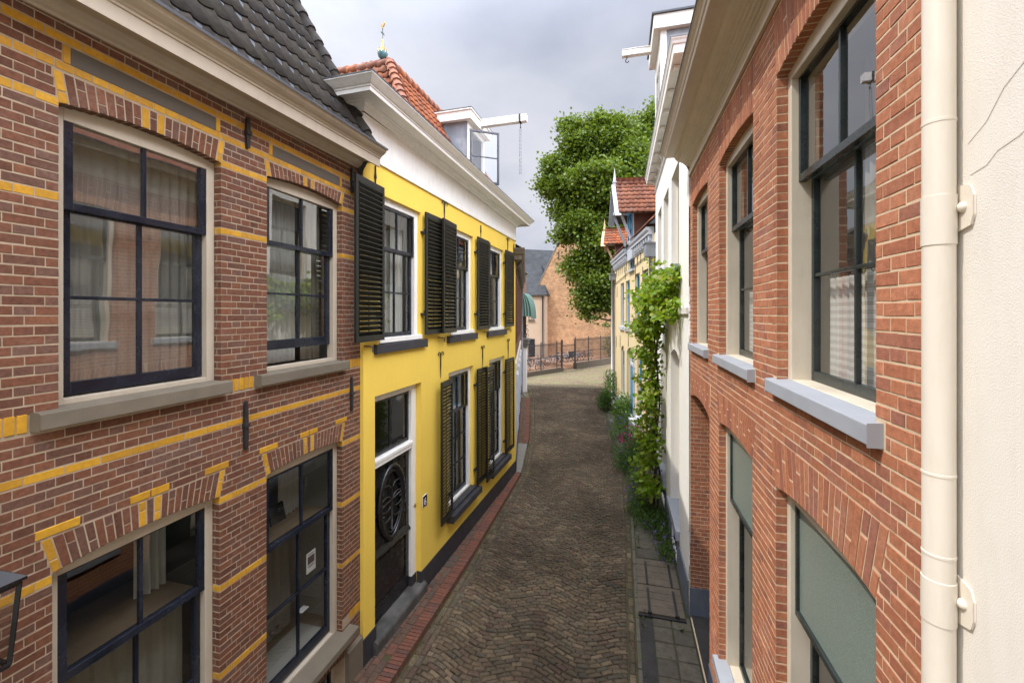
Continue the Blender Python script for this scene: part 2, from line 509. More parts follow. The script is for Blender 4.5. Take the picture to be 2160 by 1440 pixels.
# ------------------------------------------------------------------ the materials of the place
M = {}
M['brickL'] = pieces('brick_brown_red', [(.112, .047, .027), (.152, .06, .032), (.13, .051, .03), (.186, .076, .04), (.142, .055, .031), (.166, .067, .036), (.12, .056, .036), (.136, .068, .046)], .8, .32, 34, (.36, .29, .26), .42, bstr=.55, big=.12)
M['brickY'] = pieces('brick_yellow_ochre', [(.46, .235, .018), (.55, .29, .025), (.5, .25, .02), (.42, .215, .022)], .6, .16, 30, bstr=.35)
M['mortarL'] = paint('mortar_buff', (.36, .275, .185), .95, .18, 9, (.2, .15, .11), .4, 140, .6)
M['brickR'] = pieces('brick_orange_red', [(.345, .13, .07), (.41, .162, .082), (.315, .115, .066), (.45, .185, .1), (.38, .147, .076), (.28, .115, .08), (.42, .17, .09)], .85, .26, 34, (.5, .36, .29), .45, bstr=.6, big=.08)
M['mortarR'] = paint('mortar_sand', (.62, .48, .32), .95, .12, 9, (.42, .32, .21), .25, 140, .6)
M['casingL'] = paint('casing_taupe', (.47, .405, .31), .45, .07, 3, (.25, .2, .14), .25, 70, .08, True)
M['cream'] = paint('casing_cream', (.66, .59, .47), .45, .06, 3, (.4, .33, .23), .25, 70, .08, True)
M['white'] = paint('white_paint', (.82, .805, .755), .5, .04, 3, (.5, .45, .37), .32, 60, .1, True)
M['navy'] = paint('navy_black_gloss', (.008, .011, .02), .22, .3, 6, (.12, .12, .13), .18, 50, .12)
M['greenblack'] = paint('green_black_gloss', (.02, .028, .027), .28, .3, 6, (.14, .13, .12), .2, 50, .12)
M['black'] = paint('black_gloss', (.01, .01, .011), .25, .3, 6, None, 0, 50, .1)
M['shutter'] = paint('shutter_black_green', (.01, .011, .009), .4, .3, 9, (.07, .06, .035), .25, 60, .2, True)
M['iron'] = paint('wrought_iron', (.018, .016, .017), .6, .3, 9, (.06, .03, .02), .3, 60, .3)
M['taupe_stone'] = paint('taupe_stone', (.155, .128, .09), .75, .12, 5, (.1, .085, .06), .4, 110, .25)
M['panel_stone'] = paint('panel_plaster', (.1, .084, .065), .8, .12, 6, (.08, .07, .05), .3, 110, .25)
M['zinc'] = paint('zinc', (.24, .26, .29), .5, .2, 3, (.12, .12, .12), .5, 40, .1, True, spec=.5)
M['lead'] = paint('lead_dark', (.06, .065, .075), .5, .2, 5, None, 0, 40, .1)
M['tile_dark'] = pieces('pantile_dark', [(.026, .022, .018), (.034, .029, .023), (.022, .019, .016), (.041, .034, .026), (.03, .026, .02)], .92, .45, 16, (.075, .075, .04), .7, bscale=70, bstr=.35)
M['tile_red'] = pieces('pantile_red', [(.27, .08, .034), (.33, .105, .042), (.2, .066, .034), (.37, .125, .05), (.16, .066, .04), (.24, .1, .06)], .88, .36, 12, (.1, .085, .06), .75, bscale=70, bstr=.35)
M['tile_brown'] = pieces('pantile_brown', [(.22, .085, .05), (.28, .11, .06), (.18, .08, .055), (.33, .12, .055), (.25, .12, .08)], .8, .3, 12, (.12, .09, .07), .5, bscale=70)
M['yellow'] = paint('yellow_plaster', (.83, .575, .085), .78, .03, 1.2, (.66, .45, .075), .22, 130, .25, True)
M['charcoal'] = paint('charcoal_paint', (.03, .03, .037), .55, .15, 5, (.1, .09, .08), .35, 60, .15)
M['sill_grey'] = paint('sill_grey_blue', (.34, .365, .405), .55, .06, 4, (.2, .2, .2), .3, 60, .12)
M['plinth_blue'] = paint('plinth_grey_blue', (.13, .155, .2), .65, .1, 3, (.3, .3, .28), .35, 60, .15, True)
M['white_wall'] = paint('white_limewash', (.86, .85, .81), .85, .025, 1.4, (.6, .56, .48), .25, 55, .35, True, bdist=.01)
M['stucco'] = paint('stucco_offwhite', (.75, .71, .64), .9, .04, 1.2, (.6, .55, .47), .28, 190, .5, True, bdist=.004)
M['pipe'] = paint('pipe_cream_white', (.74, .68, .58), .4, .03, 2, (.45, .38, .28), .25, 40, .05, True)
M['cream_wall'] = paint('cream_yellow_plaster', (.74, .6, .34), .85, .04, 1.5, (.5, .4, .22), .3, 60, .2, True)
M['blue'] = paint('blue_paint', (.03, .25, .46), .4, .1, 4, None, 0, 50, .08)
M['palegrey'] = paint('pale_grey_blue_paint', (.52, .55, .6), .5, .06, 4, (.3, .3, .3), .3, 60, .1, True)
M['pink_wall'] = paint('pink_plaster', (.5, .385, .28), .85, .05, 1.0, (.42, .32, .23), .35, 40, .2, True)
M['wood_old'] = paint('weathered_wood', (.125, .1, .07), .8, .25, 7, (.06, .05, .04), .5, 60, .4)
M['wood_raw'] = paint('raw_timber', (.5, .36, .2), .7, .15, 5, None, 0, 60, .2)
M['brown_shutter'] = paint('brown_shutter', (.13, .055, .035), .5, .2, 5, None, 0, 60, .2)
M['wood_int'] = paint('interior_boards', (.16, .105, .06), .6, .2, 3, None, 0, 60, .2)
M['brass'] = paint('brass_old', (.4, .26, .09), .35, .2, 8, None, 0, 60, .1, metal=.9)
M['gold'] = paint('gilded_copper', (.45, .28, .08), .35, .2, 20, None, 0, 60, .1, metal=.85)
M['verdigris'] = paint('verdigris', (.07, .16, .17), .5, .35, 12, (.02, .03, .03), .5, 60, .2)
M['steel'] = paint('dull_steel', (.3, .3, .31), .45, .15, 12, None, 0, 60, .1, metal=.7)
M['dark_steel'] = paint('dark_steel', (.06, .055, .05), .4, .2, 12, None, 0, 60, .1, metal=.6)
M['crack'] = paint('crack_grey', (.34, .3, .25), .95, .1, 5)
M['asphalt'] = paint('asphalt_dark', (.035, .033, .031), .95, .2, 9, (.1, .09, .08), .4, 160, .7)
M['concrete'] = paint('concrete_grey', (.2, .185, .16), .9, .15, 5, (.08, .075, .06), .5, 120, .5)
M['step_stone'] = paint('worn_bluestone', (.055, .053, .048), .75, .25, 9, (.2, .19, .17), .5, 80, .35)
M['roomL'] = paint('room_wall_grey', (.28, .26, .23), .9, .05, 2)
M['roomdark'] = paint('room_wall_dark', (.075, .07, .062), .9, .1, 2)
M['roomlight'] = paint('room_wall_light', (.5, .47, .42), .9, .05, 2)
M['net'] = mat_cloth('net_curtain', (.66, .63, .56), .35, .28)
M['net_dense'] = mat_cloth('net_curtain_dense', (.5, .47, .42), .35, .12)
M['drape'] = mat_cloth('drape_white', (.66, .64, .58), .3, .0)
M['drape_tan'] = mat_cloth('drape_tan', (.33, .3, .24), .3, .0)
M['cafe'] = mat_cloth('cafe_curtain', (.92, .91, .88), .2, .0, (6.5, (.74, .71, .67)))
M['glass'] = mat_glass('window_glass', (.88, .91, .89), .11, .0022, 1.1)
M['glassL'] = mat_glass('window_glass_old', (.86, .88, .86), .3, .0028, 1.3)
M['glassR'] = mat_glass('window_glass_bright', (.92, .93, .92), .19, .0022, 1.1)
M['lampglass'] = mat_glass('lantern_glass', (.92, .93, .92), .05, .004, 3)
M['frosted'] = mat_frosted('obscured_glass', (.2, .25, .22))
M['slate'] = mat_far_brick('slate_grey', (.032, .036, .04), (.046, .05, .055), (.018, .018, .02), .4, .22, 'XZ')
M['gable_brick'] = mat_far_brick('old_gable_brick', (.46, .27, .135), (.33, .165, .085), (.5, .39, .25), .3, .1, 'XZ', (.58, .46, .32))
M['brown_brick'] = mat_far_brick('dark_brown_brick', (.15, .07, .045), (.2, .09, .055), (.24, .18, .13), .2, .062, 'XZ')
M['paper'] = paint('paper_white', (.62, .58, .55), .8, .03, 3)
M['print_dark'] = paint('print_brown', (.07, .04, .045), .8, .5, 60)
M['enamel'] = paint('enamel_navy', (.01, .014, .035), .25, .1, 5)
M['enamel_white'] = paint('enamel_white', (.8, .8, .8), .3, .05, 5)
M['moss'] = paint('soil_moss', (.05, .055, .025), .98, .4, 12, (.03, .026, .02), .5, 90, .8)
M['leaf_tree'] = mat_leaf('leaf_maple', [(.075, .13, .015), (.105, .17, .02), (.135, .2, .024), (.055, .1, .014), (.18, .24, .034), (.09, .15, .018), (.125, .175, .036)])
M['leaf_vine'] = mat_leaf('leaf_grapevine', [(.15, .26, .014), (.21, .34, .02), (.11, .2, .012), (.27, .39, .03), (.17, .3, .016), (.3, .32, .05)], .45, .4)
M['leaf_dark'] = mat_leaf('leaf_evergreen', [(.04, .1, .018), (.06, .135, .022), (.08, .165, .028), (.045, .11, .018)])
M['leaf_light'] = mat_leaf('leaf_fresh', [(.09, .18, .025), (.125, .23, .04), (.08, .16, .025), (.15, .25, .05)])
M['leaf_ground'] = mat_leaf('leaf_groundcover', [(.05, .11, .016), (.075, .14, .02), (.04, .09, .016), (.1, .165, .028)])
M['petal_purple'] = mat_leaf('petal_lavender', [(.16, .11, .38), (.2, .15, .45), (.13, .09, .32)])
M['petal_magenta'] = mat_leaf('petal_magenta', [(.32, .01, .14), (.4, .02, .2), (.24, .01, .1)])
M['petal_pink'] = mat_leaf('petal_pink', [(.6, .2, .4), (.7, .4, .5), (.5, .12, .35)])
M['bark'] = paint('bark', (.07, .052, .038), .95, .3, 9, None, 0, 40, .9)
# ------------------------------------------------------------------ left brown brick house with yellow bands
HL = House('brick_house', -3.4, 0, 0, -1, 'brown brick house with yellow brick bands and a dark pantile roof, beside the yellow house')
U0L, U1L = -1.4, 5.03
wL = [dict(u0=1.868, u1=2.985, z0=4.2, z1=6.115, rise=.05), dict(u0=3.48, u1=4.655, z0=4.2, z1=6.16, rise=.05)]
gL = [dict(u0=1.838, u1=2.97, z0=.78, z1=3.2, rise=.045), dict(u0=3.475, u1=4.655, z0=.78, z1=3.2, rise=.045)]
bL = [dict(u0=3.62, u1=4.7, z0=.1, z1=.46, rise=.06, d=.14), dict(u0=1.95, u1=2.85, z0=.1, z1=.46, rise=.06, d=.14)]
oL = wL+gL+bL
ZL = 6.8
m = HL.mb()
wall(m, U0L, U1L, 0, ZL, oL, 2, 2, .078)
bandsL = (6.528, 6.351, 6.115, 5.525, 3.814, 2.398, 1.631)
def clsL(u, z):
    for b in bandsL:
        if abs(z-b) < .029: return 1
    if abs(z-3.165) < .029: return 1
    return 0
spansL = [arch_span(o, 6.31, .06) for o in wL]+[arch_span(o, 3.425, .1) for o in gL]+[arch_span(o, .7, .06) for o in bL]
pan = [(1.93, 2.93), (3.55, 4.6)]
def exL(z):
    r = [s for s in (f(z) for f in spansL) if s]
    if 6.375 < z < 6.495: r += [(a-.045, b+.045) for a, b in pan]
    if 4.09 < z < 4.215: r.append((U0L, U1L))
    if .85 < z < .975: r.append((U0L, U1L))
    if z < .5: r += [(4.56, U1L)]
    if .7 < z < .79: r += [(o['u0']-.15, o['u1']+.15) for o in gL]
    return r
brick_field(m, U0L, U1L-.002, .02, ZL, exL, cls=lambda u, z: clsL(u, z), zbase=.0085, course=.059, joint=.0102)
# soldier courses at sill height
for za, zb, ops in ((4.098, 4.207, [(1.72, 3.02), (3.31, 4.69)]), (.858, .967, [(1.7, 3.1), (3.35, 4.8)])):
    u = U0L
    while u < U1L-.03:
        e = min(u+.052, U1L-.002)
        if not any(a < (u+e)/2 < b for a, b in ops): brick4(m, [(u+.003, za), (e-.003, za), (e-.003, zb), (u+.003, zb)], 0, .006, .003, 1)
        u += .053
def cV(n, extra=()):
    mid = n//2
    return lambda i: 1 if i in (0, n-1, mid-1, mid+1) else 0
for o in wL: voussoirs(m, o, 6.312, .06, 21, cV(21))
for o in gL: voussoirs(m, o, 3.425, .1, 23, cV(23))
for o in bL: voussoirs(m, o, .7, .06, 19)
for o in gL:      # yellow caps over the lower arches
    um = (o['u0']+o['u1'])/2; w = (o['u1']-o['u0'])/2*1.1
    for a, b in ((um-.14, um+.14), (um-w-.03, um-w+.2), (um+w-.2, um+w+.03)):
        k = 2 if b-a > .25 else 1
        for i in range(k):
            p = a+(b-a)*i/k; q = a+(b-a)*(i+1)/k
            brick4(m, [(p+.004, 3.437), (q-.004, 3.437), (q-.004, 3.49), (p+.004, 3.49)], 0, .0075, .003, 1)
for a, b in pan:
    for u in (a-.042, b+.002): brick4(m, [(u, 6.378), (u+.04, 6.378), (u+.04, 6.492), (u, 6.492)], 0, .006, .003, 1)
for o in wL+gL:   # brick reveals
    for pl in (lambda u, n, z, b=o['u1']: (b-n, -u, z), lambda u, n, z, a=o['u0']: (a+n, -u, z)):
        brick_field(m, 0, .078, o['z0'], o['z1'], None, cls=lambda u, z: clsL(9, z), place=pl, zbase=.0085, course=.059, joint=.0102, L=.2, proud=.002)
    for i in range(20):   # soffit
        a = o['u0']+(o['u1']-o['u0'])*i/20; b = o['u0']+(o['u1']-o['u0'])*(i+1)/20
        za = arch_z(o, (a+b)/2)
        brick4(m, [(a+.004, 0), (b-.004, 0), (b-.004, .078), (a+.004, .078)], 0, .003, .003, 0, lambda u, v, w, za=za: (u, -w, za-v))
HL.part(m, "wall", [M["brickL"], M["brickY"], M["mortarL"]])
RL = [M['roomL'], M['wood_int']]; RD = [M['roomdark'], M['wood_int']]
window(HL, wL[0], M['casingL'], M['navy'], M['glassL'], d=.078, cw=.07, sashes=[
    (1.942, 2.918, 5.475, 6.11, -.085, .045, .05, .04, .05, 2, 1), (1.946, 2.912, 4.262, 5.505, -.128, .045, .055, .04, .085, 2, 2)],
    curtains=[(M['net_dense'], (1.9, 2.96, 4.25, 6.1, -.27, .01, 14)), (M['drape_tan'], (1.88, 2.1, 4.25, 6.1, -.34, .03, 4)), (M['drape_tan'], (2.75, 3.0, 4.25, 6.1, -.34, .03, 4))],
    room_mats=RL, sill=(1.735, 3.02, 4.105, 4.205, .08), sill_mat=M['taupe_stone'])
window(HL, wL[1], M['casingL'], M['navy'], M['glassL'], d=.078, cw=.07, sashes=[
    (3.55, 4.588, 5.5, 6.15, -.085, .045, .05, .04, .05, 2, 1), (3.555, 4.583, 4.42, 5.54, -.128, .045, .055, .04, .1, 2, 2)],
    curtains=[(M['drape'], (3.5, 4.25, 4.25, 6.12, -.36, .018, 10)), (M['drape_tan'], (4.3, 4.62, 4.25, 6.12, -.3, .03, 4))],
    room_mats=RL, sill=(3.33, 4.69, 4.105, 4.205, .08), sill_mat=M['taupe_stone'])
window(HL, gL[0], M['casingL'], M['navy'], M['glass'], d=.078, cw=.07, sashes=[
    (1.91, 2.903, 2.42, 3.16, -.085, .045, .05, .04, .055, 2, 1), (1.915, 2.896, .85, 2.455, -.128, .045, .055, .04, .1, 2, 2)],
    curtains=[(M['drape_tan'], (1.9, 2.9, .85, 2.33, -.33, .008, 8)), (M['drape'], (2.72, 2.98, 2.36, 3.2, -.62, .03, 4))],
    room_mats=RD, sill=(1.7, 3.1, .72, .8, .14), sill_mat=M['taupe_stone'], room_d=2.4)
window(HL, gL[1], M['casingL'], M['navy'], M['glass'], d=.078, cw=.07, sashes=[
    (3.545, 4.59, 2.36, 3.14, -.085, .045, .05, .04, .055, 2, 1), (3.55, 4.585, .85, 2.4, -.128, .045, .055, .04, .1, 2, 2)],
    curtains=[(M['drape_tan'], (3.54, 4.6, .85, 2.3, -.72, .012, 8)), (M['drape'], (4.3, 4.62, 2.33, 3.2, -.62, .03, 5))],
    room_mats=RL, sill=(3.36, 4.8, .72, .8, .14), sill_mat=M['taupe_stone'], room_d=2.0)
for o in gL:
    mm = HL.mb(); mm.box(o['u0']-.02, o['u1']+.02, -.95, -.215, 2.305 if o is gL[1] else 2.335, 2.33 if o is gL[1] else 2.36); HL.part(mm, 'display_board', M['wood_int'])
for o in bL:
    window(HL, o, M['casingL'], M['navy'], M['glass'], d=.14, sashes=[(o['u0']+.05, o['u1']-.05, o['z0']+.02, o['z1']+.02, -.15, .04, .045, .04, .05, 2, 1)], room_mats=RD, room_d=.8, name='cellar_window')
for a, b in pan:
    mm = HL.mb(); mm.box(a, b, -.01, .004, 6.38, 6.49); HL.part(mm, 'stone_panel', M['panel_stone'])
for a, b in ((4.71, 5.015), (2.86, 3.6), (-1.4, 1.93)):
    mm = HL.mb(); mm.prism([(0, 0), (.05, 0), (.05, .49), (0, .52)], 'u', a, b); HL.part(mm, 'plinth', M['taupe_stone'], bevel=.006)
for u, za, zb in ((3.24, 6.34, 6.63), (4.83, 6.36, 6.68), (3.218, 3.54, 3.99), (4.82, 3.55, 3.98), (1.3, 3.54, 3.99), (1.3, 6.34, 6.63)):
    mm = HL.mb(); zc = (za+zb)/2
    mm.prism([(u-.012, za), (u+.012, za), (u+.018, zc-.03), (u+.018, zc+.03), (u+.012, zb-.02), (u, zb), (u-.012, zb-.02), (u-.018, zc+.03), (u-.018, zc-.03)], 'n', .004, .032)
    mm.box(u-.026, u+.026, .004, .045, zc-.02, zc+.02)
    HL.part(mm, 'wall_anchor', M['iron'], bevel=.003)
# cornice with built-in gutter
mm = HL.mb()
TL = .03
prof = [(0, 6.575), (.02, 6.575), (.028, 6.59), (.05, 6.6), (.072, 6.62), (.085, 6.65), (.09, 6.655), (.26, 6.655), (.26, 6.592), (.285, 6.592), (.285, 6.695), (.295, 6.70), (.298, 6.715), (.308, 6.722), (.318, 6.735), (.345, 6.75), (.372, 6.772), (.385, 6.797), (.4, 6.802), (.4, 6.815)]
mm.sweep([(U0L, 0), (5.055, 0)], prof, 0, TL, caps=False)
for u in (U0L, 5.055): mm.add([(u, o, z+TL*u) for o, z in prof]+[(u, 0, 6.815+TL*u)], [tuple(range(len(prof)+1))], 0)
HL.part(mm, 'cornice', M['casingL'])
mm = HL.mb()
mm.sweep([(U0L, 0), (5.06, 0)], [(.402, 6.8), (.407, 6.8), (.407, 6.823), (.25, 6.83), (.25, 6.812), (.402, 6.812)], 0, TL)
HL.part(mm, 'gutter', M['lead'])
# roof
mm = HL.mb()
sl = math.radians(60); e0 = (U0L, .23, 6.8+TL*U0L)
def rp(u, y): return (u, .23-math.cos(sl)*y, 6.8+TL*u+math.sin(sl)*y)
pantiles(mm, rp(U0L, 0), (1, 0, TL), (0, -math.cos(sl), math.sin(sl)), 6.4, 4.5, .168, .325, .018, None, .018, prof=[(0, .9), (.1, .3), (.26, -.1), (.5, -.3), (.7, -.1), (.86, .4), (.96, .85), (1.06, 1.0)])
HL.part(mm, 'roof_tiles', M['tile_dark'])
mm = HL.mb()
rid = rp(0, 4.6)
mm.quad(rp(U0L, -.1), rp(4.98, -.1), rp(4.98, 4.6), rp(U0L, 4.6))
mm.quad(rp(U0L, 4.6), rp(4.98, 4.6), (4.98, rid[1]*2-.2, 6.7), (U0L, rid[1]*2-.2, 6.7))
for u in (U0L, 4.97):
    t = rp(u, 4.6); mm.add([(u, -.02, 6.5), (u, .2, 6.72+TL*u), t, (u, rid[1]*2-.2, 6.7)], [(0, 1, 2, 3)])
mm.box(U0L, 4.97, rid[1]*2-.15, -.12-2.6, 0, 6.7)
HL.part(mm, 'roof', M['lead'])
mm = HL.mb()   # half-round verge tiles along the far end
for k in range(18):
    a = rp(5.0, k*.25-.02); b = rp(5.0, k*.25+.27)
    mm.tube([(a[0], a[1], a[2]+.03), (b[0], b[1], b[2]-.0)], [.085, .07], 8)
HL.part(mm, 'verge_tiles', M['tile_dark'])

# things at the left house
lan = empty('wall_lantern', (-3.08, 1.315, 3.05)); tag(lan, 'black four-sided glass lantern mounted on the brown brick wall', 'lantern')
m = MB()
def ring(z, r): return [(-r, -r, z), (r, -r, z), (r, r, z), (-r, r, z)]
for (za, ra, zb, rb) in ((.0, .12, .4, .145),):
    A, B = ring(za, ra), ring(zb, rb)
    for i in range(4):
        m.beam(A[i], B[i], .018, .018); m.beam(A[i], A[(i+1) % 4], .02, .02); m.beam(B[i], B[(i+1) % 4], .022, .022)
m.box(-.1, .1, -.1, .1, -.012, 0)
m.build('frame', M['black'], lan, bevel=.002)
m = MB(); A = ring(.41, .165); B = ring(.425, .165); C = ring(.5, .07); D = ring(.56, .06)
for P, Q in ((A, B), (B, C), (C, D)):
    for i in range(4): m.quad(P[i], P[(i+1) % 4], Q[(i+1) % 4], Q[i])
m.add(A, [(0, 1, 2, 3)]); m.add(D, [(0, 1, 2, 3)])
m.build('cap', M['black'], lan, bevel=.004)
m = MB(); A = ring(.01, .114); B = ring(.395, .139)
for i in range(4): m.quad(A[i], A[(i+1) % 4], B[(i+1) % 4], B[i])
m.build('glazing', M['lampglass'], lan)
m = MB(); m.tube([(-.32, 0, .1), (-.28, 0, .02), (-.15, 0, -.05), (0, 0, -.07), (0, 0, -.02)], .012, 8); m.tube([(-.31, 0, -.12), (-.31, 0, .2)], .016, 8)
m.build('bracket', M['iron'], lan)
m = MB(); m.lathe([(.0, .02), (.018, .02), (.018, .07), (.03, .1), (.035, .14), (.025, .18), (0, .2)], (0, 0, 0), 12)
m.build('bulb', M['enamel_white'], lan)
# ------------------------------------------------------------------ yellow house
HY = House('yellow_house', -3.35, 5.03, .039, -1, 'bright yellow plastered house with black louvred shutters, white cornice and red pantile roof')
UY = 7.27
wY = [dict(u0=.37, u1=1.56, z0=4.36, z1=6.5), dict(u0=2.72, u1=3.92, z0=4.36, z1=6.5), dict(u0=4.92, u1=6.11, z0=4.36, z1=6.5)]
dY = dict(u0=.26, u1=1.58, z0=.08, z1=3.64, d=.1)
gY = [dict(u0=2.66, u1=3.93, z0=.98, z1=3.65), dict(u0=4.98, u1=6.22, z0=.98, z1=3.65)]
m = HY.mb()
wall(m, 0, UY, 0, 7.0, wY+gY+[dY], 0, 0, .07)
m.quad((0, 0, 0), (0, -6, 0), (0, -6, 7.6), (0, 0, 7.6)); m.quad((UY, 0, 0), (UY, -6, 0), (UY, -6, 7.6), (UY, 0, 7.6))
HY.part(m, 'wall', M['yellow'])
m = HY.mb()
for a, b in ((0, dY['u0']), (dY['u1'], UY)):
    m.sweep([(a, -.08), (a, 0), (b, 0), (b, -.08)], [(.0, .44), (.012, .44), (.014, .43), (.014, .0)])
HY.part(m, 'plinth', M['charcoal'])
RR = [M['roomL'], M['wood_int']]
for k, o in enumerate(wY):
    a, b = o['u0'], o['u1']
    window(HY, o, M['white'], M['navy'], M['glass'], d=.06, cw=.1, sashes=[
        (a+.09, b-.09, 5.74, 6.4, -.075, .045, .05, .045, .05, 2, 1), (a+.095, b-.095, 4.42, 5.77, -.12, .045, .055, .04, .09, 2, 2)],
        curtains=[(M['drape'], (a+.05, a+.45, 4.4, 6.45, -.32, .03, 4)), (M['net'], (a+.05, b-.05, 4.4, 6.45, -.4, .015, 12)), (M['drape'], (b-.4, b-.05, 4.4, 6.45, -.32, .03, 4))],
        room_mats=RR, sill=(a-.14, b+.14, 4.235, 4.36, .055), sill_mat=M['charcoal'])
    mm = HY.mb(); mm.box(a-.02, b+.02, -.05, .02, 4.375, 4.45); HY.part(mm, 'sill_board', M['white'], bevel=.004)
for k, o in enumerate(gY):
    a, b = o['u0'], o['u1']
    window(HY, o, M['white'], M['navy'], M['glass'], d=.07, cw=.1, sashes=[
        (a+.1, b-.1, 2.78, 3.55, -.085, .045, .05, .045, .05, 2, 1), (a+.105, b-.105, 1.03, 2.81, -.13, .045, .055, .04, .09, 2, 3)],
        curtains=[(M['net'], (a+.05, b-.05, 1.0, 2.0, -.34, .015, 12)), (M['drape'], (b-.38, b-.05, 1.0, 3.6, -.42, .03, 4))],
        room_mats=RR, sill=(a-.1, b+.15, .8, .93, .15), sill_mat=M['charcoal'])
    mm = HY.mb(); mm.box(a-.03, b+.03, -.06, .07, .935, 1.0); HY.part(mm, 'sill_board', M['charcoal'], bevel=.004)

def shutter(u0, u1, z0, z1, n, ang=0, pivot=0):
    """louvred shutter leaf, hung at u0 (pivot 0) or u1 (pivot 1), standing n off the wall, swung by ang"""
    m = HY.mb(); w = u1-u0; t = .036; st = .055
    lo = MB()
    lo.box(0, st, 0, t, z0, z1); lo.box(w-st, w, 0, t, z0, z1)
    lo.box(st, w-st, 0, t, z0, z0+.08); lo.box(st, w-st, 0, t, z1-.08, z1)
    k = int((z1-z0-.16)/.064)
    for i in range(k):
        z = z0+.08+(i+.5)*(z1-z0-.16)/k
        s = RND.uniform(-.002, .002)
        lo.prism([(-.001, z-.032+s), (t-.002, z+.008+s), (t+.005, z+.012+s), (t+.005, z+.026+s), (t-.004, z+.028+s), (-.001, z-.018+s)], 'u', st-.003, w-st+.003)
    lo.box(w*.5-.012, w*.5+.012, -.004, .004, z0+.1, z1-.1)
    ca, sa = math.cos(ang), math.sin(ang)
    pts = []
    for (x, y, z) in lo.v:
        if pivot == 0: pts.append((u0+x*ca-y*sa*0, n+y*ca+x*sa, z))
        else: pts.append((u1-(w-x)*ca, n+y*ca+(w-x)*sa, z))
    m.v = [(a, -b, c) for a, b, c in pts]; m.f = lo.f; m.mi = lo.mi; m.sm = lo.sm
    o = HY.part(m, 'shutter', M['shutter'], bevel=.002)
    hu = u0 if pivot == 0 else u1
    for z in (z0+.35, z1-.35):
        h = HY.mb(); h.box(hu-.05, hu+.05, .0, n+.006, z-.018, z+.018); h.box(hu-.012, hu+.012, n-.01, n+.012, z-.03, z+.06)
        h.build('hinge', M['iron'], o)
    return o
UZ = (4.44, 6.52)
shutter(-.34, .33, 4.43, 6.56, .075, .05, 1)
shutter(1.6, 2.24, *UZ, .05, .03, 0); shutter(2.1, 2.74, *UZ, .1, .05, 1)
shutter(4.02, 4.72, *UZ, .05, .02, 0); shutter(4.3, 4.93, *UZ, .015, .0, 1)
shutter(6.1, 6.82, *UZ, .05, .02, 0)
shutter(2.06, 2.66, .98, 3.56, .06, .1, 1)
shutter(3.98, 4.56, .98, 3.56, .06, .03, 0); shutter(4.36, 4.97, .9, 3.55, .11, .06, 1)
shutter(6.1, 6.82, 1.0, 3.56, .05, .03, 0)
# ornamental wall anchors
for u, za, zb, fancy in ((.25, 6.53, 6.88, 0), (2.44, 6.55, 6.91, 1), (4.36, 6.56, 6.86, 0), (6.46, 6.53, 6.9, 1), (2.28, 3.61, 4.09, 1), (4.48, 3.53, 4.05, 1), (6.5, 3.55, 4.09, 1), (7.05, 6.55, 6.85, 0)):
    mm = HY.mb(); mm.tube([(u, .018, za), (u, .018, (za+zb)/2), (u, .018, zb-.02)], [.006, .014, .01], 6)
    if fancy:
        for s in (-1, 1):
            mm.tube([(u, .02, zb-.1), (u+s*.02, .022, zb-.03), (u+s*.06, .024, zb), (u+s*.1, .024, zb-.015), (u+s*.11, .024, zb-.05), (u+s*.09, .024, zb-.06)], .009, 6)
    else: mm.lathe([(0, -.06), (.018, -.02), (.014, .03), (0, .06)], (u, .018, (za+zb)/2), 8)
    HY.part(mm, 'wall_anchor', M['iron'])
for u in (.02, 2.2, 2.95, 4.6, 6.4):   # shutter catches
    mm = HY.mb(); mm.tube([(u, 0, 4.36), (u, .1, 4.36), (u+.02, .12, 4.36), (u+.02, .12, 4.28)], .01, 6); HY.part(mm, 'shutter_catch', M['iron'])
# entablature
mm = HY.mb(); P4 = [(0, -6), (0, 0), (UY, 0), (UY, -3)]
mm.sweep(P4, [(0, 6.905), (.03, 6.905), (.033, 6.945), (.022, 6.95), (.024, 6.975), (.014, 6.985), (.014, 7.44), (.028, 7.447), (.03, 7.47)], 0, .005, False)
HY.part(mm, 'frieze', M['white'])
mm = HY.mb()
mm.sweep(P4, [(.03, 7.49), (.045, 7.51), (.06, 7.535), (.09, 7.55), (.105, 7.575), (.13, 7.58), (.13, 7.595), (.335, 7.6), (.335, 7.56), (.35, 7.562), (.352, 7.61), (.365, 7.615), (.368, 7.63), (.385, 7.637), (.41, 7.66), (.44, 7.69), (.455, 7.705), (.462, 7.708), (.462, 7.73), (.1, 7.74), (-.3, 7.75)], 0, -.018, False)
HY.part(mm, 'cornice', M['white'])
mm = HY.mb(); mm.sweep(P4, [(.463, 7.722), (.468, 7.722), (.468, 7.74), (.3, 7.748)], 0, -.018, False); HY.part(mm, 'gutter', M['lead'])
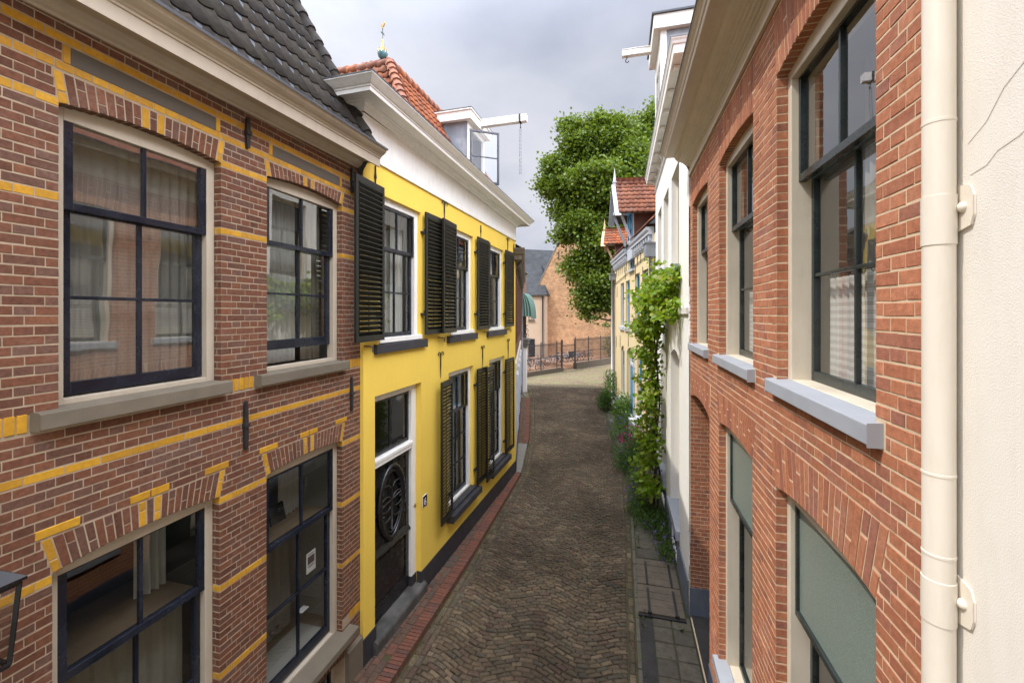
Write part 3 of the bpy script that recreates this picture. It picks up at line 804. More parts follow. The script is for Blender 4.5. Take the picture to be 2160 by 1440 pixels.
# hipped roof with a flat top
ZE, ZT, U0, UT, NT = 7.68, 9.9, 1.4, 2.75, -1.35
mm = HY.mb(); hn = math.hypot(UT-U0, ZT-ZE); c1, s1 = (UT-U0)/hn, (ZT-ZE)/hn
pantiles(mm, (U0, -.02, ZE), (0, -1, 0), (c1, 0, s1), 5.0, hn, .2, .255, clip=lambda x, y: x > -NT*(y/hn)-.02)
h2 = math.hypot(NT, ZT-ZE); c2, s2 = -NT/h2, (ZT-ZE)/h2
pantiles(mm, (U0, -.02, ZE), (1, 0, 0), (0, -c2, s2), UY-U0, h2, .2, .255, clip=lambda x, y: (UT-U0)*y/h2-.03 < x < UY-U0-(UT-U0)*y/h2+.03 and not (4.25 < x+U0 < 5.6 and y < 1.9))
HY.part(mm, 'roof_tiles', M['tile_red'])
mm = HY.mb()
A = (U0, -.05, ZE-.05); B = (UY, -.05, ZE-.05); Cc = (UT, NT-.03, ZT-.04); D = (UY-1.35, NT-.03, ZT-.04); UR = UY-1.35
mm.quad(A, B, D, Cc); mm.quad(A, Cc, (UT, -5, ZT-.04), (U0, -6, ZE-.05)); mm.quad(B, (UY, -6, ZE-.05), (UR, -5, ZT-.04), D); mm.quad(Cc, D, (UR, -5, ZT-.04), (UT, -5, ZT-.04))
mm.box(UT, UR, -5, NT-.02, ZT-.035, ZT+.03); mm.quad((0, .1, 7.7), (U0+.1, .1, 7.7), (U0+.1, -6, 7.7), (0, -6, 7.7)); mm.quad((0, .1, 7.7), (UY, .1, 7.7), (UY, -.3, 7.7), (0, -.3, 7.7))
HY.part(mm, 'roof', M['lead'])
mm = HY.mb()
for k in range(12):
    f0 = k/12; f1 = (k+1.15)/12
    mm.tube([(U0+(UT-U0)*f0, -.02+NT*f0, ZE+.03+(ZT-ZE)*f0+.02), (U0+(UT-U0)*f1, -.02+NT*f1, ZE+.03+(ZT-ZE)*f1)], [.11, .085], 9)
for k in range(20):
    mm.tube([(UT, NT-.02-.25*k, ZT+.03), (UT, NT-.3-.25*k, ZT+.02)], [.09, .075], 8)
for k in range(13):
    mm.tube([(UT+.25*k, NT, ZT+.03), (UT+.25*k+.28, NT, ZT+.02)], [.09, .075], 8)
HY.part(mm, 'hip_tiles', M['tile_brown'])
# dormer with hoisting beam
dr = empty('dormer', (0, 0, 0), 0, HY.root)
DF, a, b, z0, z1 = -.32, 4.36, 5.5, 7.6, 9.3
m = HY.mb()
m.quad((a, DF, z0), (a, -2.0, z0), (a, -2.0, z1), (a, DF, z1)); m.build('cheek', M['zinc'], dr)
m = HY.mb(); m.quad((b, DF, z0), (b, -2.0, z0), (b, -2.0, z1), (b, DF, z1)); m.build('cheek', M['zinc'], dr)
m = HY.mb()
for p, q in ((a, a+.11), (b-.11, b)): m.box(p, q, DF-.05, DF+.012, z0, z1)
m.box(a+.11, b-.11, DF-.05, DF+.008, z1-.12, z1); m.box(a+.11, b-.11, DF-.05, DF+.008, z0, z0+.3)
m.build('front_frame', M['white'], dr, bevel=.004)
m = HY.mb(); m.box(a-.12, b+.12, -2.2, DF+.13, z1, z1+.2); m.box(a-.15, b+.15, -2.2, DF+.16, z1+.2, z1+.235)
m.build('dormer_roof', M['white'], dr, bevel=.006)
m = HY.mb(); m.box(a-.155, b+.155, -2.2, DF+.165, z1+.236, z1+.25); m.build('roof_sheet', M['lead'], dr)
f = HY.mb(); g = HY.mb(); lo = MB(); lg = MB()
sash(lo, lg, 0, .72, 7.9, 9.16, 0, .04, .045, .045, .06, 1, 2)
ca, sa = math.cos(.95), math.sin(.95)
def swing(src, dst): dst.v = [(a+.12+x*ca-y*sa, -(DF+.02+x*sa+y*ca), z) for x, y, z in src.v]; dst.f = src.f; dst.mi = src.mi; dst.sm = src.sm
swing(lo, f); swing(lg, g)
fo = f.build('open_casement', M['navy'], dr, bevel=.003); g.build('pane', M['lampglass'], fo)
m = HY.mb(); curtain(m, a+.12, b-.45, 7.75, 9.2, DF-.15, .03, 6); m.build('curtain', M['drape_tan'], dr, shade=True)
m = HY.mb(); m.box(4.88, 5.02, DF-.6, .96, 9.37, 9.54); bo = m.build('hoisting_beam', M['white'], dr, bevel=.006)
m = HY.mb(); m.box(4.87, 5.03, .78, .82, 9.36, 9.545); m.tube([(4.95, .8, 9.37), (4.95, .8, 9.31), (4.98, .8, 9.29), (4.99, .8, 9.26), (4.96, .8, 9.235), (4.93, .8, 9.25)], .009, 6); m.build('hook', M['iron'], bo)
# cockerel finial on the roof top
fi = empty('weather_vane', (2.8, 1.56, ZT+.17), 0, HY.root)
m = MB(); m.lathe([(0, -.02), (.05, 0), (.085, .035), (.105, .1), (.098, .14), (.09, .155)], (0, 0, 0), 16); m.build('globe', M['verdigris'], fi)
m = MB(); m.lathe([(.09, .155), (.08, .18), (.05, .215), (.03, .235), (.035, .26), (.02, .27), (.03, .3), (.015, .33), (.02, .36), (.01, .4)], (0, 0, 0), 14)
for k in range(8):
    t = k*math.pi/4; m.tube([(.1*math.cos(t), .1*math.sin(t), .1), (.098*math.cos(t), .098*math.sin(t), .15), (.07*math.cos(t), .07*math.sin(t), .2)], [.004, .016, .01], 5)
m.build('gilded_cap', M['gold'], fi)
m = MB(); m.tube([(0, 0, .38), (0, 0, .64)], .007, 6); m.tube([(-.05, 0, .5), (.05, 0, .56)], .006, 6); m.tube([(0, -.045, .5), (0, .045, .54)], .006, 6); m.build('rod', M['iron'], fi)
m = MB()
ck = [(-.075, .70), (-.06, .74), (-.04, .735), (-.028, .70), (.0, .69), (.02, .705), (.03, .745), (.045, .765), (.052, .75), (.065, .745), (.052, .735), (.055, .70), (.04, .665), (.012, .645), (.012, .63), (-.006, .63), (-.01, .648), (-.035, .66), (-.06, .67)]
m.prism([(x, z) for x, z in ck], 'n', -.008, .008); m.build('cockerel', M['gold'], fi)
fi.rotation_euler = (0, 0, 1.2)
# front door
do = empty('front_door', (0, 0, 0), 0, HY.root)
c = HY.mb(); a, b = dY['u0'], dY['u1']; n = -.1
c.box(a, a+.11, n-.1, n, .42, 3.64); c.box(b-.15, b, n-.1, n, .42, 3.64); c.box(a+.11, b-.15, n-.1, n, 3.53, 3.64)
c.box(a+.11, b-.15, n-.1, n+.02, 2.575, 2.64); c.box(a+.11, b-.15, n-.1, n+.035, 2.64, 2.69)
c.build('door_frame', M['white'], do, bevel=.005)
c = HY.mb(); c.box(a, a+.11, n-.1, n+.006, .08, .42); c.box(b-.15, b, n-.1, n+.006, .08, .42); c.build('frame_base', M['charcoal'], do)
f = HY.mb(); g = HY.mb(); sash(f, g, a+.115, b-.155, 2.7, 3.53, -.15, .045, .05, .05, .06, 2, 1, .06); fo = f.build('transom_light', M['black'], do, bevel=.003); g.build('pane', M['glass'], fo)
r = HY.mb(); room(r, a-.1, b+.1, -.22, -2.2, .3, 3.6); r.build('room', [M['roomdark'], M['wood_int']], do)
d0, d1 = a+.11, b-.15; n = -.17
m = HY.mb(); m.box(d0, d1, n-.05, n, .27, 2.575)
st = .1
m.box(d0, d0+st, n, n+.02, .27, 2.575); m.box(d1-st, d1, n, n+.02, .27, 2.575); m.box(d0+st, d1-st, n, n+.02, 2.48, 2.575); m.box(d0+st, d1-st, n, n+.02, .27, .5)
m.prism([(n, 1.2), (n+.05, 1.21), (n+.06, 1.245), (n+.03, 1.29), (n, 1.33)], 'u', d0+.02, d1-.02)
um = (d0+d1)/2
m.box(d0+st+.03, d1-st-.03, n, n+.012, .64, 1.14)
leaf = m.build('door_leaf', M['black'], do, bevel=.005)
m = HY.mb(); R1, R2, zc = .33, .55, 1.9
def ves(k, s=1.0):
    t = 2*math.pi*k/40; x = math.sin(t); y = math.cos(t)
    return (um+R1*s*x*(1-.18*abs(y)**3), n+.03, zc+R2*s*y)
m.tube([ves(k) for k in range(40)], .045, 8, closed=True)
m.tube([ves(k, .86) for k in range(40)], .02, 8, closed=True)
for sx in (-1, 1):
    for sz in (-1, 1): m.prism([(um+sx*.4, zc+sz*.55), (um+sx*.13, zc+sz*.55), (um+sx*.4, zc+sz*.2)], 'n', n, n+.02)
m.build('oval_moulding', M['black'], leaf)
m = HY.mb(); m.tube([(um, n+.035, zc-.43), (um, n+.035, zc+.43)], .012, 6); m.tube([(um-.25, n+.035, zc+.0), (um+.25, n+.035, zc+.06)], .01, 6)
for sx in (-1, 1):
    for zz, q in ((.22, 1), (-.2, -1), (.05, 1), (-.05, -1)):
        pts = [(um+sx*(.03+.1*(1-math.cos(t))+.02*t), n+.035, zc+zz+q*.07*math.sin(t)*(1-.08*t)) for t in [i*.55 for i in range(10)]]
        m.tube(pts, .009, 6)
m.build('iron_grille', M['dark_steel'], leaf)
m = HY.mb(); m.lathe([(0, 0), (.02, .004), (.03, .012), (.022, .02), (0, .024)], (0, 0, 0), 12)
m.v = [(b-.05+x, -( -.1+z*1.0), 1.57+y) for x, y, z in m.v]; m.build('bell_knob', M['brass'], do)
m = HY.mb(); m.prism([(-.3, .0), (.075, .0), (.07, .22), (.04, .25), (-.3, .275)], 'u', .2, 1.63); HY.part(m, 'doorstep', M['step_stone'], bevel=.02)
# number plate
pl = HY.mb(); pl.box(1.615, 1.77, .002, .01, 1.49, 1.69); po = HY.part(pl, 'number_plate', M['enamel_white'], bevel=.002)
pl = HY.mb(); pl.box(1.622, 1.763, .0101, .012, 1.497, 1.683); pl.build('plate_face', M['enamel'], po)
cu = bpy.data.curves.new('digit', 'FONT'); cu.body = '6'; cu.size = .17; cu.align_x = 'CENTER'; cu.extrude = .001; cu.materials.append(M['enamel_white'])
fo_ = bpy.data.objects.new('digit_curve', cu); COL.objects.link(fo_)
me_ = bpy.data.meshes.new_from_object(fo_.evaluated_get(bpy.context.evaluated_depsgraph_get())); bpy.data.objects.remove(fo_)
to = bpy.data.objects.new('digit', me_); COL.objects.link(to); to.parent = po; to.location = (1.693, -.0135, 1.525); to.rotation_euler = (math.pi/2, 0, 0)
# chain hanging from the beam
wm = HY.root.matrix_basis if False else None
def toworld(H, u, n, z):
    r = H.root; a = r.rotation_euler.z; x = u; y = H.sg*n
    return (r.location.x+x*math.cos(a)-y*math.sin(a), r.location.y+x*math.sin(a)+y*math.cos(a), z)
cx, cy, cz = toworld(HY, 4.95, .8, 9.24)
ch = MB()
for sx in (-.018, .018):
    for k in range(26):
        z = -.02-k*.042
        e = (.008, 0) if k % 2 else (0, .008)
        ch.tube([(sx+e[0], e[1], z), (sx+e[0], e[1], z-.03), (sx, 0, z-.042), (sx-e[0], -e[1], z-.03), (sx-e[0], -e[1], z), (sx, 0, z+.012)], .004, 4, closed=True)
co = ch.build('hoist_chain', M['steel']); co.location = (cx, cy, cz); tag(co, 'thin steel chain hanging doubled from the hoisting beam of the yellow house', 'chain')
# ------------------------------------------------------------------ right orange-red brick house
HR = House('brick_house', 1.05, 0, 0, 1, 'orange red brick house with cream window frames and grey sills, standing in the sun')
U0R, U1R = 1.78, 7.27
wR = [dict(u0=2.15, u1=3.36, z0=4.26, z1=6.46, rise=.05), dict(u0=3.91, u1=5.19, z0=4.26, z1=6.46, rise=.05), dict(u0=5.84, u1=7.05, z0=4.26, z1=6.46, rise=.05)]
gR = [dict(u0=2.15, u1=3.38, z0=.86, z1=3.58, rise=.06), dict(u0=3.93, u1=5.2, z0=.86, z1=3.58, rise=.06)]
nR = dict(u0=5.72, u1=7.25, z0=0, z1=3.5, rise=.1, d=.75)
oR = wR+gR+[nR]
m = HR.mb(); wall(m, U0R, U1R, 0, 7.0, oR, 1, 1, .07)
sp = [arch_span(o, 6.925, .12) for o in wR]+[arch_span(o, 3.93, .16) for o in gR]+[arch_span(nR, 3.93, .1)]
def exR(z):
    r = [s for s in (f(z) for f in sp) if s]
    if 4.245 < z < 4.34: r += [(o['u0']-.07, o['u1']+.07) for o in wR]
    if .83 < z < .95: r += [(o['u0']-.07, o['u1']+.07) for o in gR]
    if z < .47: r.append((U0R, U1R))
    return r
brick_field(m, U0R, U1R-.002, .3, 6.95, exR, zbase=.012, L=.2, course=.0612, proud=.0022, jit=.0016)
for o in wR: voussoirs(m, o, 6.925, .12, 22, proud=.003)
for o in gR: voussoirs(m, o, 3.93, .16, 22, proud=.003)
voussoirs(m, nR, 3.93, .03, 26, proud=.003)
for o in oR:
    dd = .07 if o is not nR else .75
    for pl in (lambda u, n, z, b=o['u1']: (b-n, -u, z), lambda u, n, z, a=o['u0']: (a+n, -u, z)):
        brick_field(m, 0, dd, max(o['z0'], .47), o['z1'], None, place=pl, zbase=.012, course=.0612, L=.2, proud=.002)
    for i in range(20):
        a = o['u0']+(o['u1']-o['u0'])*i/20; b = o['u0']+(o['u1']-o['u0'])*(i+1)/20; za = arch_z(o, (a+b)/2)
        brick4(m, [(a+.004, 0), (b-.004, 0), (b-.004, .07), (a+.004, .07)], 0, .003, .003, 0, lambda u, v, w, za=za: (u, -w, za-v))
HR.part(m, 'wall', [M['brickR'], M['mortarR']])
RB = [M['roomlight'], M['wood_int']]
for k, o in enumerate(wR):
    a, b = o['u0'], o['u1']
    w = window(HR, o, M['cream'], M['greenblack'], M['glassR'], d=.07, cw=.06, cd=.17, sashes=[
        (a+.055, b-.055, 5.69, 6.42, -.115, .045, .032, .035, .05, 2, 1, .022), (a+.06, b-.06, 4.34, 5.73, -.19, .04, .036, .035, .075, 2, 2, .022)],
        curtains=[(M['cafe'], (a+.1, b-.1, 4.37, 5.03, -.285, .012, 12)), (M['net'], (a+.06, a+.3, 4.36, 6.45, -.5, .03, 3)), (M['drape'], (b-.3, b-.05, 4.36, 6.45, -.5, .03, 3))],
        room_mats=RB, sill=(a-.055, b+.05, 4.245, 4.335, .055), sill_mat=M['sill_grey'], room_d=2.2, bottom=.09)
    mm = HR.mb(); mm.tube([(a+.07, -.285, 5.055), (b-.07, -.285, 5.055)], .006, 6)
    for q in range(9):
        uu = a+.16+q*(b-a-.32)/8; mm.tube([(uu, -.285+.012*math.cos(t), 5.045+.012*math.sin(t)) for t in [i*math.pi/4 for i in range(8)]], .0025, 4, closed=True)
    mm.build('curtain_rod', M['iron'], w)
for k, o in enumerate(gR):
    a, b = o['u0'], o['u1']
    w = window(HR, o, M['cream'], M['greenblack'], M['glassR'], d=.07, cw=.06, cd=.17, sashes=[(a+.06, b-.06, .93, 2.8, -.19, .04, .036, .035, .06, 1, 1)],
        room_mats=RB, sill=(a-.055, b+.05, .84, .94, .055), sill_mat=M['sill_grey'], room_d=2.2, bottom=.08)
    f = HR.mb(); g = HR.mb(); sash(f, g, a+.055, b-.055, 2.74, 3.55, -.1, .04, .026, .03, .04, 1, 1)
    fo = f.build('upper_sash', M['greenblack'], w, bevel=.003); g.build('frosted_pane', M['frosted'], fo)
# porch niche
for u in (nR['u0'], nR['u1']):
    s = 1 if u == nR['u0'] else -1
    mm = HR.mb(); mm.box(min(u, u+s*.012), max(u, u+s*.012), -.75, .012, 0, .47)
    if s > 0: mm.box(U0R, u, 0, .014, 0, .47)
    HR.part(mm, 'plinth', M['plinth_blue'])
mm = HR.mb(); mm.box(nR['u0'], nR['u1'], -1.1, -.02, .0, .04); HR.part(mm, 'porch_floor', M['asphalt'])
dd = empty('porch_door', (0, 0, 0), 0, HR.root)
mm = HR.mb(); mm.box(nR['u0'], nR['u1'], -.84, -.75, .04, 3.62); mm.build('door_frame', M['cream'], dd)
mm = HR.mb(); mm.box(nR['u0']+.2, nR['u1']-.2, -.76, -.72, .06, 2.6)
for z in (.2, 1.3): mm.box(nR['u0']+.35, nR['u1']-.35, -.73, -.71, z, z+.9)
mm.build('door_leaf', M['greenblack'], dd, bevel=.005)
# cornice
mm = HR.mb()
pr = [(0, 6.925), (.028, 6.925), (.03, 6.955), (.014, 6.965), (.014, 7.07), (.025, 7.075), (.03, 7.088), (.05, 7.093), (.055, 7.105), (.08, 7.113), (.085, 7.128), (.105, 7.135), (.11, 7.15), (.135, 7.155), (.14, 7.165), (.17, 7.172), (.2, 7.19), (.225, 7.22), (.235, 7.245), (.26, 7.25), (.36, 7.25), (.36, 7.238), (.38, 7.238), (.385, 7.25), (.39, 7.27), (.4, 7.276), (.412, 7.3), (.43, 7.318), (.44, 7.33), (.45, 7.335), (.45, 7.36)]
mm.sweep([(U0R, 0), (7.27, 0)], pr, 0, .006, False)
for u in (U0R, 7.27): mm.add([(u, o, z+.006*u) for o, z in pr]+[(u, 0, 7.36+.006*u)], [tuple(range(len(pr)+1))])
HR.part(mm, 'cornice', M['cream'])
mm = HR.mb(); mm.sweep([(U0R, 0), (7.275, 0)], [(.452, 7.345), (.458, 7.345), (.458, 7.368), (.3, 7.372)], 0, .006); HR.part(mm, 'gutter', M['lead'])
mm = HR.mb(); mm.quad((U0R, .2, 7.42), (U1R, .2, 7.42), (U1R, -3, 10.6), (U0R, -3, 10.6)); mm.quad((U1R, -.01, 7), (U1R, .2, 7.42), (U1R, -3, 10.6), (U1R, -3, 7)); mm.quad((U0R, -3, 10.6), (U1R, -3, 10.6), (U1R, -6, 7), (U0R, -6, 7)); HR.part(mm, 'roof', M['tile_brown'])

# ------------------------------------------------------------------ nearest white stucco house with its downpipe
HS = House('stucco_house', 1.05, 1.78, 0, 1, 'off white stucco house front with a cream downpipe, beside the orange red brick house')
m = HS.mb(); m.box(-9, 0, -6, 0, 0, 9.2, 0); HS.part(m, 'wall', M['stucco'])
m = HS.mb()      # hairline cracks in the render
for pts in ([(-.13, 5.33), (-.2, 5.37), (-.26, 5.44), (-.36, 5.5)], [(-.14, 5.23), (-.2, 5.24), (-.24, 5.27), (-.31, 5.285), (-.42, 5.33)], [(-.3, 3.3), (-.36, 3.6), (-.34, 3.9), (-.4, 4.1)]):
    m.tube([(u, .0012, z) for u, z in pts], .0007, 4)
HS.part(m, 'crack', M['crack'])
m = HS.mb(); m.tube([(-.03, .012, 0), (-.03, .012, 3), (-.028, .012, 6), (-.03, .012, 9)], .012, 6); HS.part(m, 'joint_gap', M['lead'])
pp = HS.mb(); u0 = -.085
pp.tube([(u0, .05, z) for z in (0, 3.2, 6.5, 9.1)], .041, 24, 0, False)
po = HS.part(pp, 'drainpipe', M['pipe'])
for z, hh, r in ((5.42, .012, .0425), (5.1, .16, .0435), (4.28, .01, .0425), (4.02, .01, .0425), (3.87, .14, .0435), (6.3, .012, .043)):
    pc = HS.mb(); pc.lathe([(.0408, -hh/2), (r, -hh/2+.001), (r, hh/2-.001), (.0408, hh/2)], (u0, .05, z), 24, 0, True); pc.build('collar', M['pipe'], po)
for z in (5.135, 3.885):
    q = HS.mb(); c = u0-.045
    q.prism([(c-.03, z-.03), (c-.02, z-.06), (c+.04, z-.075), (c+.04, z+.075), (c-.018, z+.06), (c-.03, z+.03)], 'n', .001, .009)
    bo = q.build('bracket_plate', M['pipe'], po, bevel=.002)
    q = HS.mb(); q.lathe([(.017, 0), (.016, .006), (.01, .013), (0, .015)], (0, 0, 0), 16)
    q.v = [(c+.008+x, .009+zz, z+y) for x, y, zz in q.v]; q.build('bolt_head', M['pipe'], bo)
# ------------------------------------------------------------------ tall white house
HW = House('white_house', 1.0286, 7.27, -.0044, 1, 'tall white limewashed house with a bracketed cornice and hoisting beam, half covered by a grapevine')
UW = 6.53
wW = [dict(u0=1.15, u1=2.35, z0=5.7, z1=7.65), dict(u0=2.92, u1=4.05, z0=5.7, z1=7.65), dict(u0=4.6, u1=5.7, z0=5.7, z1=7.65)]
gW = [dict(u0=1.12, u1=2.5, z0=.82, z1=3.92, rise=.16), dict(u0=3.5, u1=4.8, z0=.82, z1=3.9, rise=.16)]
kW = [dict(u0=1.3, u1=2.3, z0=.08, z1=.5), dict(u0=3.6, u1=4.6, z0=.08, z1=.5)]
m = HW.mb(); wall(m, 0, UW, 0, 9.0, wW+gW+kW, 0, 0, .2)
m.quad((UW, 0, 0), (UW, -6, 0), (UW, -6, 9), (UW, 0, 9)); m.quad((0, 0, 6.5), (0, -6, 6.5), (0, -6, 9), (0, 0, 9))
HW.part(m, 'wall', M['white_wall'])
for k, o in enumerate(wW):
    a, b = o['u0'], o['u1']
    window(HW, o, M['cream'], M['greenblack'], M['glass'], d=.12, cw=.08, cd=.12, sashes=[(a+.07, b-.07, 6.9, 7.6, -.15, .045, .05, .04, .05, 2, 1), (a+.075, b-.075, 5.8, 6.93, -.2, .045, .05, .04, .08, 2, 2)],
        curtains=[(M['net'], (a+.05, b-.05, 5.8, 7.6, -.42, .02, 10))], room_mats=RB, sill=(a-.08, b+.08, 5.53, 5.71, .1), sill_mat=M['sill_grey'])
for k, o in enumerate(gW):
    a, b = o['u0'], o['u1']
    window(HW, o, M['cream'], M['greenblack'], M['glass'], d=.17, cw=.16, cd=.12, sashes=[(a+.15, b-.15, 2.85, 3.85, -.2, .045, .05, .04, .05, 2, 1), (a+.155, b-.155, .95, 2.88, -.24, .045, .05, .04, .08, 2, 2)],
        curtains=[(M['net'], (a+.05, b-.05, .9, 3.9, -.42, .02, 10))], room_mats=RB, sill=(a-.1, b+.1, .66, .82, .07), sill_mat=M['sill_grey'])
for o in kW:
    mm = HW.mb(); mm.box(o['u0'], o['u1'], -.12, -.06, .08, .5)
    for k in range(5): mm.box(o['u0']+.1+k*.2, o['u0']+.14+k*.2, -.06, -.03, .08, .5)
    HW.part(mm, 'cellar_shutter', M['navy'])
mm = HW.mb()
us = [0, 1.3, 2.3, 3.6, 4.6, UW]
for a, b in ((0, 1.3), (2.3, 3.6), (4.6, UW)): mm.box(a, b, 0, .022, 0, .5)
mm.box(0, UW, 0, .022, .5, .56)
HW.part(mm, 'plinth', M['plinth_blue'], bevel=.006)
mm = HW.mb(); mm.box(0.01, 1.02, 0, .045, 4.79, 4.9); HW.part(mm, 'ledge', M['white'], bevel=.006)
mm = HW.mb(); P4 = [(0, -4), (0, 0), (UW, 0), (UW, -4)]
mm.sweep(P4, [(0, 8.5), (.03, 8.5), (.035, 8.54), (.02, 8.55), (.02, 8.78), (.035, 8.79), (.05, 8.83), (.24, 8.84), (.24, 8.82), (.255, 8.82), (.26, 8.95), (.275, 8.96), (.285, 9.0), (.3, 9.03), (.3, 9.06), (-.3, 9.08)], 0, 0, False)
for k in range(9):
    u = .15+k*.78
    mm.prism([(.02, 8.82), (.21, 8.82), (.2, 8.775), (.14, 8.765), (.08, 8.73), (.06, 8.68), (.02, 8.67)], 'u', u-.06, u+.06)
HW.part(mm, 'cornice', M['white'])
mm = HW.mb(); mm.sweep(P4, [(.3, 9.05), (.308, 9.05), (.308, 9.075), (.1, 9.085)], 0, 0, False); HW.part(mm, 'gutter', M['zinc'])
mm = HW.mb(); pantiles(mm, (-.05, .1, 9.1), (1, 0, 0), (0, -.62, .785), UW, 3.6, .22, .26, clip=lambda x, y: not (4.7 < x < 6.9)); HW.part(mm, 'roof_tiles', M['tile_red'])
mm = HW.mb(); mm.quad((0, .1, 9.06), (UW, .1, 9.06), (UW, -2.2, 11.9), (0, -2.2, 11.9)); mm.quad((0, .1, 9.06), (0, -2.2, 11.9), (0, -4.5, 9.06), (0, -4.5, 9.06)); mm.quad((0, -2.2, 11.9), (UW, -2.2, 11.9), (UW, -4.5, 9.06), (0, -4.5, 9.06)); HW.part(mm, 'roof', M['lead'])
dr = empty('dormer', (0, 0, 0), 0, HW.root)
m = HW.mb(); a, b = 4.93, 6.7
m.box(a, b, -2.5, -.06, 9.06, 12.45); m.build('cheek', M['zinc'], dr)
m = HW.mb()
for p, q in ((a-.01, a+.16), (b-.16, b+.01)): m.box(p, q, -.16, 0.0, 9.06, 12.45)
m.box(a+.16, b-.16, -.1, -.01, 11.9, 12.45); m.box(a+.16, b-.16, -.1, -.01, 9.06, 10.0); m.build('front_frame', M['white'], dr, bevel=.01)
f = HW.mb(); g = HW.mb(); sash(f, g, a+.17, b-.17, 10.0, 11.9, -.02, .03, .07, .07, .08, 2, 2); fo = f.build('window_frame', M['white'], dr); g.build('pane', M['glass'], fo)
m = HW.mb(); m.box(a-.14, b+.14, -2.7, .18, 12.45, 12.82); m.build('dormer_roof', M['white'], dr, bevel=.01)
m = HW.mb(); m.box(a-.19, b+.19, -2.7, .23, 12.822, 12.87); m.build('roof_sheet', M['lead'], dr)
m = HW.mb(); m.box(5.92, 6.08, -.5, 1.0, 12.5, 12.67); m.box(5.905, 6.095, -.5, 1.0, 12.671, 12.69); bo = m.build('hoisting_beam', M['white'], dr, bevel=.006)
m = HW.mb(); m.tube([(6.0, .86, 12.5), (6.0, .86, 12.43), (6.0, .9, 12.4), (6.0, .89, 12.34), (6.0, .84, 12.32), (6.0, .8, 12.36)], .014, 6); m.build('hook', M['iron'], bo)

# ------------------------------------------------------------------ pale yellow house with blue windows
HC = House('cream_house', 1.0, 13.8, -.151, 1, 'pale yellow house with blue windows, grey cornice and a tiled dormer')
UC = 9.1
wC = [dict(u0=1.05, u1=1.95, z0=4.2, z1=6.3), dict(u0=2.5, u1=3.42, z0=4.2, z1=6.3), dict(u0=4.62, u1=5.6, z0=4.2, z1=6.2), dict(u0=6.12, u1=7.08, z0=4.2, z1=6.2)]
gC = [dict(u0=2.1, u1=2.95, z0=.95, z1=3.15, rise=.18), dict(u0=5.98, u1=6.95, z0=.95, z1=3.15, rise=.18)]
dC = dict(u0=3.5, u1=5.35, z0=.35, z1=3.15, rise=.25, d=.12)
mC = dict(u0=3.55, u1=4.6, z0=6.55, z1=8.9)
m = HC.mb(); wall(m, 0, UC, 0, 7.3, wC+gC+[dC, dict(u0=3.55, u1=4.6, z0=6.55, z1=7.3)], 0, 0, .12)
m.quad((UC, 0, 0), (UC, -5, 0), (UC, -5, 7.3), (UC, 0, 7.3))
HC.part(m, 'wall', M['cream_wall'])
for o in wC+gC:
    a, b = o['u0'], o['u1']; zt = o['z1']+o.get('rise', 0); zm = o['z0']+(zt-o['z0'])*.58
    window(HC, o, M['palegrey'], M['blue'], M['glass'], d=.07, cw=.05, sashes=[(a+.045, b-.045, zm, o['z1']-.05, -.085, .05, .08, .06, .07, 2, 1), (a+.05, b-.05, o['z0']+.06, zm+.03, -.12, .04, .06, .05, .08, 2, 2)],
        curtains=[(M['net'], (a, b, o['z0'], zt, -.36, .02, 8))], room_mats=RR, sill=(a-.1, b+.1, o['z0']-.15, o['z0'], .08), sill_mat=M['palegrey'])
dd = empty('front_door', (0, 0, 0), 0, HC.root); a, b = dC['u0'], dC['u1']
m = HC.mb(); m.box(a, a+.14, -.2, -.12, .35, 3.3); m.box(b-.14, b, -.2, -.12, .35, 3.3); m.box((a+b)/2-.08, (a+b)/2+.08, -.2, -.11, .35, 3.3); m.box(a, b, -.2, -.12, 2.6, 2.72); m.box(a, b, -.2, -.12, 3.2, 3.42); m.build('door_frame', M['palegrey'], dd)
m = HC.mb(); m.box(a+.14, (a+b)/2-.08, -.22, -.16, .35, 2.6); m.box((a+b)/2+.08, b-.14, -.22, -.16, .35, 2.6)
for p in (a+.22, (a+b)/2+.16): m.box(p, p+.5, -.16, -.145, .5, 1.3); m.box(p, p+.5, -.16, -.145, 1.45, 2.45)
m.build('door_leaf', M['blue'], dd)
m = HC.mb(); m.box(3.3, 5.5, 0, .7, 0, .17); m.box(3.4, 5.4, 0, .38, .17, .34); HC.part(m, 'doorstep', M['concrete'], bevel=.02)
m = HC.mb(); m.box(2.0, 3.2, .02, .3, .75, .83); m.box(2.02, 3.18, .02, .28, 0, .75); HC.part(m, 'stoop_wall', M['palegrey'], bevel=.01)
m = HC.mb(); m.box(0, UC, 0, .03, 0, .7); HC.part(m, 'plinth', M['palegrey'])
